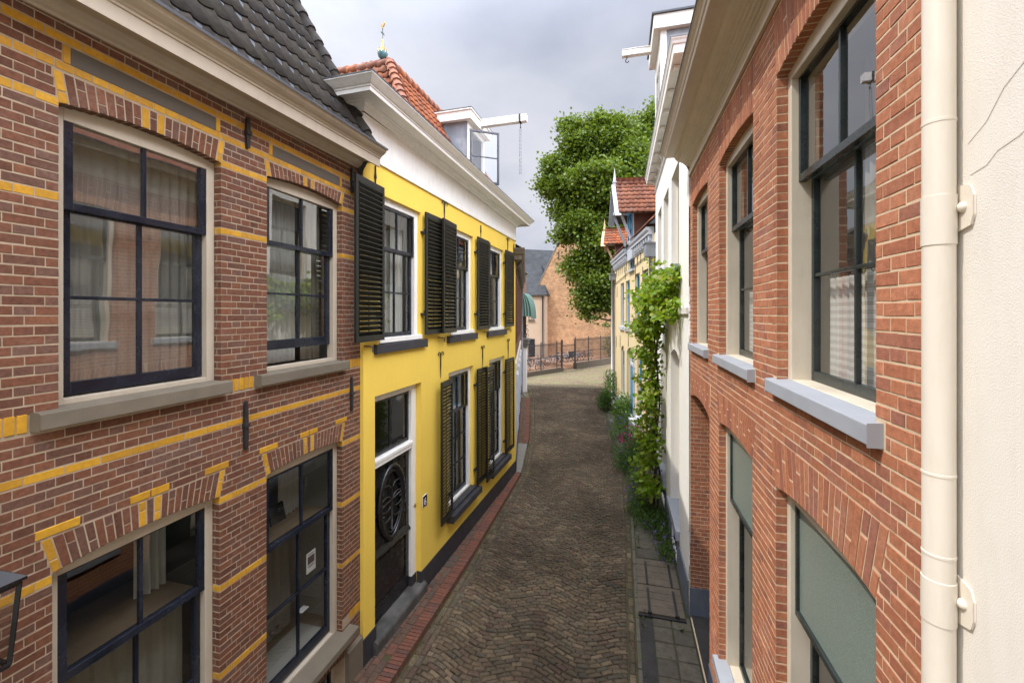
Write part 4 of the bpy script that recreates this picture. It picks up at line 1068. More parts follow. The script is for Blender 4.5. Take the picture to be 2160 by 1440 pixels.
# cornice with dentils, broken by the dormer front
for a, b in ((.18, 3.45), (4.7, UC)):
    m = HC.mb(); m.sweep([(a, 0), (b, 0)], [(0, 6.98), (.03, 6.98), (.03, 7.03), (.06, 7.04), (.06, 7.26), (.1, 7.27), (.18, 7.28), (.18, 7.36), (.23, 7.42), (.25, 7.5), (0, 7.52)])
    k = int((b-a)/.38)
    for i in range(k): m.box(a+.1+i*.38, a+.24+i*.38, .06, .15, 7.08, 7.26)
    HC.part(m, 'cornice', M['palegrey'])
for u in [.4+.62*i for i in range(14)]:
    m = HC.mb(); m.prism([(u-.012, 6.62), (u+.012, 6.62), (u+.008, 6.98), (u-.008, 6.98)], 'n', .003, .02); HC.part(m, 'wall_anchor', M['iron'])
for u, z in ((1.9, 5.9), (3.3, 6.1), (5.7, 6.3), (8.2, 5.6), (1.6, 3.4), (4.9, 3.4), (7.2, 3.2), (8.5, 3.1)):
    m = HC.mb(); m.prism([(u-.014, z), (u+.014, z), (u+.01, z+.55), (u-.01, z+.55)], 'n', .003, .02); HC.part(m, 'wall_anchor', M['iron'])
m = HC.mb(); m.tube([(.5, .03, 6.75), (3.5, .03, 6.62), (6, .03, 6.45), (8.9, .03, 6.3)], .014, 5); HC.part(m, 'cable', M['iron'])
mm = HC.mb(); pantiles(mm, (0, .2, 7.6), (1, 0, 0), (0, -.7, .714), UC, 4.2, .22, .26, clip=lambda x, y: not (3.3 < x < 4.8 and y < 2.6)); HC.part(mm, 'roof_tiles', M['tile_brown'])
mm = HC.mb(); mm.quad((0, .2, 7.56), (UC, .2, 7.56), (UC, -2.9, 10.6), (0, -2.9, 10.6)); mm.quad((0, .2, 7.56), (0, -2.9, 10.6), (0, -6, 7.5), (0, -6, 7.5)); mm.quad((UC, .2, 7.56), (UC, -2.9, 10.6), (UC, -6, 7.5), (UC, -6, 7.5)); mm.quad((0, -2.9, 10.6), (UC, -2.9, 10.6), (UC, -6, 7.5), (0, -6, 7.5)); HC.part(mm, 'roof', M['lead'])
def gabled_dormer(H, u, half, zb, ze, zr, nf, over, tilemat, wallmat, trim, ang_len, blue=True, finial=True):
    d = empty('dormer', (0, 0, 0), 0, H.root)
    m = H.mb()
    for s in (-1, 1): m.quad((u+s*half, nf, zb), (u+s*half, nf-2.4, zb), (u+s*half, nf-2.4, ze+.05), (u+s*half, nf, ze+.05))
    m.build('cheek', wallmat, d)
    m = H.mb(); m.add([(u-half, nf, zb), (u+half, nf, zb), (u+half, nf, ze), (u, nf, zr-.1), (u-half, nf, ze)], [(0, 1, 2, 3, 4)])
    for s in (-1, 1): m.box(min(u+s*half, u+s*(half-.16)), max(u+s*half, u+s*(half-.16)), nf, nf+.03, zb, ze)
    m.build('front_board', trim, d)
    if blue:
        f = H.mb(); g = H.mb(); sash(f, g, u-half+.2, u+half-.2, zb+.15, ze-.15, nf+.05, .045, .09, .09, .1, 2, 2); fo = f.build('window_frame', M['blue'], d); g.build('pane', M['glass'], fo)
    hw = half+.3; e = Vector((0, -1, 0)); zz = zr-(zr-ze)*hw/half
    ln = math.hypot(hw, zr-zz)
    m = H.mb()
    for s in (-1, 1):
        pantiles(m, (u+s*hw, nf+over if s < 0 else nf+over, zz+.06), (0, -1, 0), (-s*hw/ln, 0, (zr-zz)/ln), 3.2, ln, .21, .24)
    m.build('dormer_tiles', tilemat, d)
    m = H.mb()
    for s in (-1, 1): m.quad((u+s*hw, nf+over, zz+.03), (u+s*hw, nf-3, zz+.03), (u, nf-3, zr+.03), (u, nf+over, zr+.03))
    m.build('roof_boards', M['wood_old'], d)
    m = H.mb()
    for s in (-1, 1):
        m.beam((u+s*(hw+.04), nf+over+.03, zz-.06), (u, nf+over+.03, zr+.03), .05, .24, (0, 1, 0))
        m.beam((u+s*half, nf+.02, zb+.1), (u+s*half, nf+over-.05, ze-.12), .07, .09)
        m.beam((u+s*half, nf-.05, ze-.05), (u+s*half, nf+over, ze-.05), .08, .1)
    m.beam((u-half, nf+over-.02, ze-.08), (u+half, nf+over-.02, ze-.08), .07, .1)
    m.build('bargeboard', trim, d)
    m = H.mb()
    for k in range(13): m.tube([(u, nf+over-.02-k*.24, zr+.1), (u, nf+over-.29-k*.24, zr+.08)], [.09, .075], 7)
    m.build('ridge_tiles', tilemat, d)
    if finial:
        m = H.mb(); m.box(u-.06, u+.06, nf+over-.03, nf+over+.09, zr-.3, zr+.12); m.box(u-.08, u+.08, nf+over-.05, nf+over+.11, zr+.12, zr+.17)
        v = [(u-.06, nf+over-.03, zr+.17), (u+.06, nf+over-.03, zr+.17), (u+.06, nf+over+.09, zr+.17), (u-.06, nf+over+.09, zr+.17), (u, nf+over+.03, zr+.75)]
        m.add(v, [(0, 1, 4), (1, 2, 4), (2, 3, 4), (3, 0, 4)]); m.build('finial', trim, d)
    return d
gabled_dormer(HC, 4.08, .68, 7.3, 9.0, 9.95, .04, .62, M['tile_brown'], M['brown_shutter'], M['palegrey'], 3)
m = HC.mb(); m.box(3.5, 4.66, -.02, .1, 6.95, 7.75); HC.part(m, 'dormer_apron', M['palegrey'], bevel=.01)
f = HC.mb(); g = HC.mb(); sash(f, g, 3.6, 4.55, 6.58, 6.94, -.02, .05, .07, .05, .06, 2, 1); fo = f.build('attic_window', M['blue'], HC.root); g.build('pane', M['glass'], fo)
m = HC.mb(); m.box(3.5, 4.65, -.02, .1, 6.48, 6.56); HC.part(m, 'attic_sill', M['palegrey'])
for u, n in ((.12, .12), (8.85, .1)):
    m = HC.mb(); m.box(u-.16, u+.16, .0, .3, 6.55 if u < 1 else 6.5, 6.95 if u < 1 else 6.8); m.box(u-.19, u+.19, -.0, .33, 6.95 if u < 1 else 6.8, 7.0 if u < 1 else 6.84)
    ho = HC.part(m, 'hopper_head', M['zinc'], bevel=.01)
    m = HC.mb(); m.tube([(u, n, 6.6), (u, n, 3), (u, n, .1)], .055, 10); m.build('drainpipe', M['zinc'], ho)
# next house round the bend
HD = House('far_brick_house', -.43, 23.05, .05, 1, 'brown brick house at the bend with a small red tiled gable roof on brackets')
m = HD.mb(); m.box(0, 7, -6, 0, 0, 7.4); HD.part(m, 'wall', M['brown_brick'])
m = HD.mb(); m.tube([(.12, .08, 7.2), (.12, .08, .1)], .05, 8); HD.part(m, 'drainpipe', M['white'])
gabled_dormer(HD, 1.3, .62, 7.3, 8.75, 9.35, -.05, .6, M['tile_red'], M['brown_shutter'], M['wood_raw'], 3)
m = HD.mb(); m.quad((0, .1, 7.4), (7, .1, 7.4), (7, -3, 10), (0, -3, 10)); m.quad((0, .1, 7.4), (0, -3, 10), (0, -6, 7.4), (0, -6, 7.4)); m.quad((0, -3, 10), (7, -3, 10), (7, -6, 7.4), (0, -6, 7.4)); HD.part(m, 'roof', M['tile_brown'])

# ------------------------------------------------------------------ brown house beyond the yellow one
HB = House('brown_brick_house', -3.1, 12.35, -.222, -1, 'narrow dark brown brick house with a white ground floor, beyond the yellow house')
UB = 11.3
m = HB.mb(); m.box(0, UB, -6, 0, 3.2, 6.4); HB.part(m, 'wall', M['brown_brick'])
m = HB.mb(); m.box(0, UB, -6, .02, .35, 3.2); m.box(0, UB, 0, .06, 3.15, 3.3); HB.part(m, 'ground_floor', M['cream'])
m = HB.mb(); m.box(0, UB, -6, .05, 0, .35); HB.part(m, 'plinth', M['charcoal'])
m = HB.mb(); m.sweep([(0, -3), (0, 0), (UB, 0), (UB, -3)], [(0, 6.15), (.04, 6.15), (.05, 6.3), (.12, 6.35), (.22, 6.38), (.22, 6.5), (.26, 6.55), (.3, 6.68), (.3, 6.72), (-.2, 6.75)], 0, 0, False)
for k in range(20): m.box(.2+k*.56, .32+k*.56, .02, .2, 6.2, 6.37)
HB.part(m, 'cornice', M['wood_old'])
for k in range(5):
    u = .9+k*2.15
    c = HB.mb(); c.box(u, u+.95, 0, .05, 3.9, 5.9); w = HB.part(c, 'window', M['white'])
    f = HB.mb(); g = HB.mb(); sash(f, g, u+.06, u+.89, 3.97, 5.84, .07, .03, .05, .05, .07, 2, 3); fo = f.build('sash', M['navy'], w); g.build('pane', M['glass'], fo)
    for p in (u-.5, u+.98):
        s = HB.mb(); s.box(p, p+.46, .02, .07, 3.9, 5.9)
        for i in range(26): s.box(p+.05, p+.41, .07, .085, 3.97+i*.073, 4.01+i*.073)
        s.build('shutter', M['brown_shutter'], w)
    c = HB.mb(); c.box(u, u+.95, .02, .07, 1.0, 2.85); w = HB.part(c, 'window', M['palegrey'])
    f = HB.mb(); g = HB.mb(); sash(f, g, u+.06, u+.89, 1.06, 2.8, .09, .03, .05, .05, .07, 2, 3); fo = f.build('sash', M['palegrey'], w); g.build('pane', M['glass'], fo)
m = HB.mb(); m.tube([(11.0, .1, 6.5), (11.0, .1, 3), (11.0, .1, .35), (11.05, .3, .2)], .06, 8); HB.part(m, 'drainpipe', M['zinc'])
m = HB.mb(); m.quad((0, .3, 6.72), (UB, .3, 6.72), (UB, -3, 8.6), (0, -3, 8.6)); m.quad((0, -3, 8.6), (UB, -3, 8.6), (UB, -6, 6.4), (0, -6, 6.4)); m.quad((UB, .3, 6.72), (UB, -3, 8.6), (UB, -6, 6.4), (UB, -6, 6.4)); HB.part(m, 'roof', M['tile_dark'])
m = HB.mb(); m.box(10.6, 11.2, -1.3, -.6, 6.9, 8.2); m.box(10.55, 11.25, -1.35, -.55, 8.2, 8.3); HB.part(m, 'chimney', M['brown_brick'])

# ------------------------------------------------------------------ the square at the end of the street
GA = math.atan2(-.2, 1)
def frame_house(name, x, y, rz, label): 
    r = empty(name, (x, y, 0), rz); tag(r, label, 'building'); return r
gb = frame_house('gable_building', -8.94, 47.0, 0, 'old building with a tall orange brick gable wall in the sun, behind the tree')
gb.rotation_euler = (0, 0, -.22)
m = MB(); m.add([(-.3, 0, -.5), (13, 0, -.5), (13, 0, 7.5), (5.6, 0, 19), (0, 0, 8.1), (-.3, 0, 7.8)], [(0, 1, 2, 3, 4, 5)]); m.add([(-.3, .4, -.5), (13, .4, -.5), (13, .4, 7.5), (5.6, .4, 19), (0, .4, 8.1), (-.3, .4, 7.8)], [(0, 1, 2, 3, 4, 5)])
for a, b in (((0, 8.1), (5.6, 19)), ((5.6, 19), (13, 7.5))): m.quad((a[0], 0, a[1]), (b[0], 0, b[1]), (b[0], .4, b[1]), (a[0], .4, a[1]))
m.build('gable_wall', M['gable_brick'], gb)
m = MB(); m.beam((-.1, .2, 8.0), (5.6, .2, 19.05), .5, .1); m.beam((5.6, .2, 19.05), (13.1, .2, 7.5), .5, .1); m.build('coping', M['concrete'], gb)
m = MB(); m.quad((0, .4, 7.7), (5.6, .4, 18.6), (5.6, 16, 18.6), (0, 16, 7.7)); m.quad((13, .4, 7.2), (5.6, .4, 18.6), (5.6, 16, 18.6), (13, 16, 7.2)); m.build('roof', M['slate'], gb)
m = MB(); m.box(-.2, 12.9, .45, 16, -.5, 7.45); m.build('wall', M['gable_brick'], gb)
for x, z in ((2.3, 10.6), (3.4, 8.6), (6.5, 10)):
    m = MB(); m.box(x-.04, x+.04, -.04, 0, z, z+1.0); m.build('wall_anchor', M['iron'], gb)
pk = frame_house('pink_house', -8.12, 46.0, -.15, 'pale pink plastered house with slate roof and small square window, beside the brick gable')
m = MB(); m.box(-7, 0, 0, 6, -.5, 6.72)
m.build('wall', M['pink_wall'], pk)
m = MB(); m.box(-7.1, .12, -.16, .1, 6.72, 6.84)
for k in range(24): m.box(-6.9+k*.29, -6.8+k*.29, -.14, 0, 6.6, 6.72)
m.build('eaves', M['wood_old'], pk)
m = MB(); m.add([(-7.1, -.2, 6.83), (.25, -.2, 6.83), (-.75, 2.2, 8.3), (-1.6, 3.2, 10.6), (-7.1, 3.2, 10.6)], [(0, 1, 2, 3, 4)]); m.add([(.25, -.2, 6.83), (.25, 6, 6.83), (-1.6, 3.2, 10.6)], [(0, 1, 2)]); m.build('roof', M['slate'], pk)
m = MB(); m.box(-1.98, -1.2, -.03, .06, 4.0, 5.1); wo = m.build('window', M['pink_wall'], pk, bevel=.01)
f = MB(); g = MB(); sash(f, g, -1.92, -1.26, -5, -4, 0, .05, .07, .06, .07, 2, 3)
for q in (f, g): q.v = [(x, -.05-y, z+9.05) for x, y, z in q.v]
fo = f.build('sash', M['navy'], wo); g.build('pane', M['glass'], fo)
m = MB(); m.box(-2.0, -1.15, -.1, 0, 3.9, 4.0); m.build('sill', M['wood_old'], wo)
m = MB(); m.box(-1.95, -1.2, -.04, .02, -.5, 2.0); m.build('low_window', M['navy'], pk)
m = MB(); m.tube([(-.25, -.1, 6.7), (-.25, -.1, -.4)], .07, 8); m.build('drainpipe', M['iron'], pk)
sh = frame_house('slate_roofed_hall', -14, 56, .1, 'long hall with a high dark slate roof, furthest back beyond the pink house')
m = MB(); m.box(-6, 9, 0, 9, -.5, 7.5); m.build('wall', M['gable_brick'], sh)
m = MB(); m.quad((-6, -.3, 7.2), (9, -.3, 7.2), (8.6, 4.5, 13.6), (-6, 4.5, 14.6)); m.quad((-6, 9, 7.2), (9, 9, 7.2), (8.6, 4.5, 13.6), (-6, 4.5, 14.6)); m.build('roof', M['slate'], sh)
m = MB(); m.box(6.9, 7.5, 4.2, 4.8, 13.2, 14.4); m.build('chimney', M['gable_brick'], sh)

# awning and gate pillar past the brown house
aw = MB()
pr = [(math.sin(t)*.62, 1.45*math.cos(t)) for t in [i*math.pi/2/8 for i in range(9)]]
W_ = 12
for k in range(W_):
    y0 = k*.14; y1 = y0+.14
    for i in range(8):
        aw.quad((pr[i][0], y0, pr[i][1]), (pr[i][0], y1, pr[i][1]), (pr[i+1][0], y1, pr[i+1][1]), (pr[i+1][0], y0, pr[i+1][1]), k % 2)
for b_ in range(7):      # striped end panel following the curve
    s0, s1 = 1-b_/7, 1-(b_+1)/7
    for i in range(8):
        aw.quad((pr[i][0]*s0, 0, pr[i][1]), (pr[i+1][0]*s0, 0, pr[i+1][1]), (pr[i+1][0]*s1, 0, pr[i+1][1]), (pr[i][0]*s1, 0, pr[i][1]), b_ % 2)
for k in range(W_): aw.quad((.62, k*.14, 0), (.62, k*.14+.14, 0), (.62, k*.14+.14, -.14), (.62, k*.14, -.14), (k+1) % 2)
ao = aw.build('awning', [paint('awning_green', (.015, .07, .045), .7, .1, 4), paint('awning_pale', (.2, .31, .26), .7, .1, 4)])
for k in range(5): pass
ao.location = (-5.9, 25.0, 4.62); tag(ao, 'rounded green striped awning on the wall beyond the brown brick house', 'awning')
HE = House('corner_house', -5.9, 23.35, 0.0, -1, 'corner house carrying the green awning, hidden behind the brown brick house')
m = HE.mb(); m.box(0, 3.2, -5, 0, 0, 7.3); HE.part(m, 'wall', M['brown_brick'])
m = HE.mb(); m.prism([(-5.2, 7.3), (.15, 7.3), (-2.5, 9.0)], 'u', -.05, 3.25); HE.part(m, 'roof', M['tile_dark'])
gp = empty('gate_pillar', (-5.76, 25.5, 0)); tag(gp, 'pale stone gate pillar topped by a wrought iron ornament, below the green awning', 'pillar')
m = MB(); m.box(-.12, .12, -.12, .12, 0, 2.75); m.build('shaft', M['white_wall'], gp, bevel=.02)
m = MB()
for w, z0, z1 in ((.2, 2.75, 2.95), (.25, 2.95, 3.15), (.3, 3.15, 3.3)): m.box(-w, w, -w, w, z0, z1)
m.build('capital', M['concrete'], gp, bevel=.02)
m = MB()
for sx in (-1, 1):
    m.tube([(0, 0, 3.3), (sx*.12, 0, 3.5), (sx*.02, 0, 3.7), (sx*.14, 0, 3.9), (sx*.22, 0, 3.75), (sx*.15, 0, 3.68)], .022, 6)
    m.tube([(0, 0, 3.35), (sx*.22, 0, 3.4), (sx*.2, 0, 3.58), (sx*.06, 0, 3.55)], .02, 6)
    m.tube([(0, 0, 3.8), (sx*.1, 0, 4.05), (sx*.2, 0, 4.1)], .02, 6)
m.tube([(0, 0, 3.3), (0, 0, 4.15)], .025, 6); m.build('iron_ornament', M['iron'], gp)
# ------------------------------------------------------------------ ground, street, pavements
def lerp_path(pts, y):
    for (y0, x0), (y1, x1) in zip(pts, pts[1:]):
        if y <= y1: return x0+(x1-x0)*(y-y0)/(y1-y0)
    return pts[-1][1]
KL = [(-9, -2.86), (5, -2.87), (7.7, -2.84), (12.4, -2.9), (16, -3.45), (23.5, -5.0), (28, -6.2)]       # left edge of the setts
KR = [(-9, .2), (5.8, .2), (10.2, .19), (13.2, .1), (14.9, -.15), (18, -.55), (23.4, -1.0), (27, -1.0)]   # right edge
def mat_plaza():
    m, nt, ns, ls = _nt('setts_far')
    tc = ns.new('ShaderNodeTexCoord').outputs['Object']
    v = ns.new('ShaderNodeTexVoronoi'); v.feature = 'F1'; v.inputs['Scale'].default_value = 8; ls.new(tc, v.inputs['Vector'])
    c = ramp(ns, [(.1, (.2, .15, .095)), (.5, (.27, .21, .13)), (.9, (.17, .13, .085))]); ls.new(v.outputs['Color'], c.inputs[0])
    e = ramp(ns, [(.3, (1, 1, 1)), (.62, (.55, .55, .5))]); ls.new(v.outputs['Distance'], e.inputs[0])
    col = mixc(ns, ls, 1.0, c.outputs[0], e.outputs[0], 'MULTIPLY')
    n1 = noise(ns, ls, tc, .6, 6, .6); f = ramp(ns, [(.42, (0,)*3), (.65, (.65,)*3)]); ls.new(n1, f.inputs[0])
    col = mixc(ns, ls, f.outputs[0], col, (.17, .17, .075))
    finish(m, nt, ns, ls, col, .95, v.outputs['Distance'], -.4, .02)
    return m
M['setts_far'] = mat_plaza()
m = MB(); S = 400
m.quad((-S, -S, -.03), (S, -S, -.03), (S, S, -.03), (-S, S, -.03))
structure(m.build('ground', M['setts_far']))
# street bed and setts laid in segmental arcs
M['sett'] = pieces('sett_brown', [(.09, .066, .04), (.112, .083, .05), (.075, .062, .042), (.14, .1, .06), (.1, .07, .048), (.12, .095, .06), (.08, .07, .05), (.095, .06, .042), (.16, .12, .075)], .85, .35, 26, (.2, .18, .11), .4, bscale=90, bstr=.5, big=.34, bdist=.006)
M['sett_bed'] = paint('sett_joint', (.07, .058, .03), .98, .3, 5, (.085, .09, .02), .85, 120, .6)
m = MB()
ys = [-9]+[y for y in range(-8, 29, 1)]
for a, b in zip(ys, ys[1:]):
    m.quad((lerp_path(KL, a)-.02, a, -.012), (lerp_path(KR, a)+.02, a, -.012), (lerp_path(KR, b)+.02, b, -.012), (lerp_path(KL, b)-.02, b, -.012), 1)
def sett(m, cs, h):
    cx = sum(c[0] for c in cs)/4; cy = sum(c[1] for c in cs)/4
    vs = [(x, y, -.012) for x, y in cs]; t = (RND.uniform(-.004, .004), RND.uniform(-.004, .004)); h += RND.uniform(-.006, .006)
    cs = [(x+RND.uniform(-.006, .006), y+RND.uniform(-.005, .005)) for x, y in cs]
    for x, y in cs:
        vs.append((x+(cx-x)*.07+RND.uniform(-.003, .003), y+(cy-y)*.1+RND.uniform(-.003, .003), h-.007+(x-cx)*t[0]*8+(y-cy)*t[1]*8))
    for x, y in cs: vs.append((x+(cx-x)*.3, y+(cy-y)*.3, h+(x-cx)*t[0]*8+(y-cy)*t[1]*8))
    m.add(vs, [(8, 9, 10, 11), (0, 1, 5, 4), (1, 2, 6, 5), (2, 3, 7, 6), (3, 0, 4, 7), (4, 5, 9, 8), (5, 6, 10, 9), (6, 7, 11, 10), (7, 4, 8, 11)], 0)
LANES = 2
def lanes(y):
    a = lerp_path(KL, y)+.2; b = lerp_path(KR, y)-.12
    return a, b
row = .08; y = 1.3; k = 0
AMP = .125
while y < 27.7:      # courses running in gentle waves across the lane
    a, b = lanes(y); w = b-a; n = int(w/.155); off = .5*(k % 2)+RND.uniform(-.12, .12); yy = y+RND.uniform(-.006, .006)
    f = lambda t: yy+AMP*math.cos(4*math.pi*t+.25*math.sin(yy*.7))
    sl = lambda t: -AMP*4*math.pi/w*math.sin(4*math.pi*t+.25*math.sin(yy*.7))
    ts = [0]+[(i-off)/n+RND.uniform(-.12, .12)/n for i in range(1, n+1) if .2/n < (i-off)/n < 1-.2/n]+[1]
    def P(t, d):
        q = math.atan(sl(t)); return (a+t*w-math.sin(q)*d, f(t)+math.cos(q)*d)
    for t0, t1 in zip(ts, ts[1:]):
        g = .035/n; ta, tb = t0+g, t1-g; h = row*math.cos(math.atan(sl((ta+tb)/2)))-.004
        sett(m, [P(ta, .003), P(tb, .003), P(tb, h), P(ta, h)], .012)
    y += row; k += 1
# running rows along both edges
for (path, offs, sgn) in ((KL, (.02, .11), 1), (KR, (-.1,), 1)):
    for o in offs:
        y = 1.5
        while y < 27:
            x = lerp_path(path, y)+o; x2 = lerp_path(path, y+.2)+o
            sett(m, [(x+.004, y+.004), (x+.082, y+.004), (x2+.082, y+.196), (x2+.004, y+.196)], .008); y += .2
structure(m.build('street', [M['sett'], M['sett_bed']]))
# left brick pavement with a kerb of bricks on edge
M['paver'] = pieces('paver_brick', [(.12, .07, .046), (.1, .062, .044), (.14, .07, .046), (.085, .06, .046), (.115, .082, .056), (.15, .066, .043)], .85, .3, 22, (.12, .11, .09), .45, bscale=90, bstr=.5, bdist=.006)
m = MB(); zt = .075
def wallx(y): return -3.4 if y < 5.03 else (-3.35+.039*(y-5.03) if y < 12.3 else -3.1-.222*(y-12.35))
def flat_brick(m, cs, z0, z1, mi=0):
    cx = sum(c[0] for c in cs)/4; cy = sum(c[1] for c in cs)/4; h = z1+RND.uniform(-.003, .003)
    vs = [(x, y, z0) for x, y in cs]+[(x+(cx-x)*.06, y+(cy-y)*.06, h) for x, y in cs]
    m.add(vs, [(4, 5, 6, 7), (0, 1, 5, 4), (1, 2, 6, 5), (2, 3, 7, 6), (3, 0, 4, 7)], mi)
for (ya, yb) in ((-2, 12.35), (15.2, 23.4)):
    y = ya
    while y < yb:     # bed
        y2 = min(yb, y+1)
        m.quad((wallx(y), y, zt-.006), (lerp_path(KL, y)-.004, y, zt-.006), (lerp_path(KL, y2)-.004, y2, zt-.006), (wallx(y2), y2, zt-.006), 1)
        m.quad((lerp_path(KL, y)-.004, y, zt-.006), (lerp_path(KL, y)-.004, y, -.03), (lerp_path(KL, y2)-.004, y2, -.03), (lerp_path(KL, y2)-.004, y2, zt-.006), 1); y = y2
    if ya < 0: y = 1.0
    else: y = ya
    r = 0
    while y < yb-.06:
        e = lerp_path(KL, y)
        # kerb bricks on edge, laid across
        flat_brick(m, [(e-.2, y+.004), (e-.0, y+.004), (e, y+.062), (e-.2, y+.062)], -.02, zt+.012, 2)
        y += .066
    y = 1.0 if ya < 0 else ya
    while y < yb-.1:
        e = lerp_path(KL, y)-.206; x0 = wallx(y)+.015; nrow = max(1, int((e-x0)/.1)); 
        for c in range(nrow):
            xa = x0+(e-x0)*c/nrow; xb = x0+(e-x0)*(c+1)/nrow; o = .1*(c % 2)
            flat_brick(m, [(xa+.004, y+o+.004), (xb-.004, y+o+.004), (xb-.004, y+o+.196), (xa+.004, y+o+.196)], zt-.006, zt+.004)
        y += .2
M['kerb_brick'] = pieces('kerb_brick', [(.17, .07, .047), (.14, .062, .045), (.2, .08, .05), (.12, .062, .048)], .85, .3, 22, (.12, .11, .09), .45, bscale=90, bstr=.5, bdist=.006)
structure(m.build('pavement', [M['paver'], M['sett_bed'], M['kerb_brick']]))
m = MB(); m.add([(wallx(12.36)+.02, 12.36, .078), (lerp_path(KL, 12.36)-.01, 12.36, .078), (lerp_path(KL, 15.19)-.01, 15.19, .07), (wallx(15.19)+.02, 15.19, .07), (lerp_path(KL, 12.36)-.01, 12.36, -.03), (lerp_path(KL, 15.19)-.01, 15.19, -.03)], [(0, 1, 2, 3), (1, 4, 5, 2)])
structure(m.build('pavement_slab', M['concrete']))
# right hand strip
M['kerb_stone'] = paint('kerb_stone', (.13, .118, .09), .9, .2, 5, (.06, .06, .03), .6, 120, .5)
M['slab'] = pieces('slab_grey', [(.1, .088, .066), (.125, .11, .082), (.088, .078, .06), (.112, .1, .074)], .9, .3, 9, (.05, .055, .022), .7, bscale=120, bstr=.4)
m = MB()
def rx(y): return 1.05 if y < 7.27 else (1.03 if y < 13.8 else 1.0-.151*(y-13.8))
for a, b in zip(range(-9, 27), range(-8, 28)):
    m.quad((lerp_path(KR, a)+.01, a, .0), (rx(a), a, .0), (rx(b), b, .0), (lerp_path(KR, b)+.01, b, .0), 1)
    m.quad((lerp_path(KR, a)+.01, a, .0), (lerp_path(KR, a)+.01, a, -.03), (lerp_path(KR, b)+.01, b, -.03), (lerp_path(KR, b)+.01, b, .0), 1)
y = 1.0
while y < 7.0:       # slabs by the house and an asphalt strip
    for xa, xb in ((.46, .74), (.745, 1.03)):
        flat_brick(m, [(xa+.004, y+.004), (xb-.004, y+.004), (xb-.004, y+.30), (xa+.004, y+.30)], -.004, .012)
    y += .31
y = 8.75
while y < 10.4:
    flat_brick(m, [(.27, y+.006), (.72, y+.006), (.72, y+.34), (.27, y+.34)], -.004, .01); y += .35
y = 12.3
while y < 24:
    a = lerp_path(KR, y)+.1; b = rx(y)-.04
    flat_brick(m, [(a, y), (b, y), (b, y+.29), (a, y+.29)], -.004, .008); y += .3
structure(m.build('right_pavement', [M['slab'], M['moss']]))
m = MB(); m.box(.235, .455, .8, 7.0, -.004, .009); structure(m.build('asphalt_strip', M['asphalt']))
m = MB()
y = 1.0
while y < 10.5:
    flat_brick(m, [(lerp_path(KR, y)+.012, y), (lerp_path(KR, y)+.065, y), (lerp_path(KR, y+.5)+.065, y+.495), (lerp_path(KR, y+.5)+.012, y+.495)], -.006, .016); y += .5
structure(m.build('gutter_kerb', M['kerb_stone']))
# wooden cellar hatch
hz = empty('cellar_hatch', (.6, 7.85, 0)); tag(hz, 'weathered wooden cellar hatch with iron straps in the pavement by the white house', 'hatch')
for y0, y1, tl in ((-.74, -.01, 0), (.01, .8, 0)):
    m = MB(); n = 4
    for k in range(n):
        a = y0+(y1-y0)*k/n; b = y0+(y1-y0)*(k+1)/n
        m.box(-.34, .36, a+.004, b-.004, .0, .05+RND.uniform(-.002, .002))
    lo = m.build('leaf', M['wood_old'], hz, bevel=.004)
    for x in (-.17, .24):
        m = MB(); m.box(x-.02, x+.02, y0+.0, y1-.1, .05, .06); m.build('strap', M['iron'], lo, bevel=.002)
m = MB(); m.box(-.35, .37, -.79, -.755, .0, .03); m.build('frame', M['iron'], hz)
for x in (-.17, .24):
    m = MB(); m.tube([(x-.03, -.74, .06), (x+.03, -.74, .06)], .02, 8); m.build('hinge', M['iron'], hz)
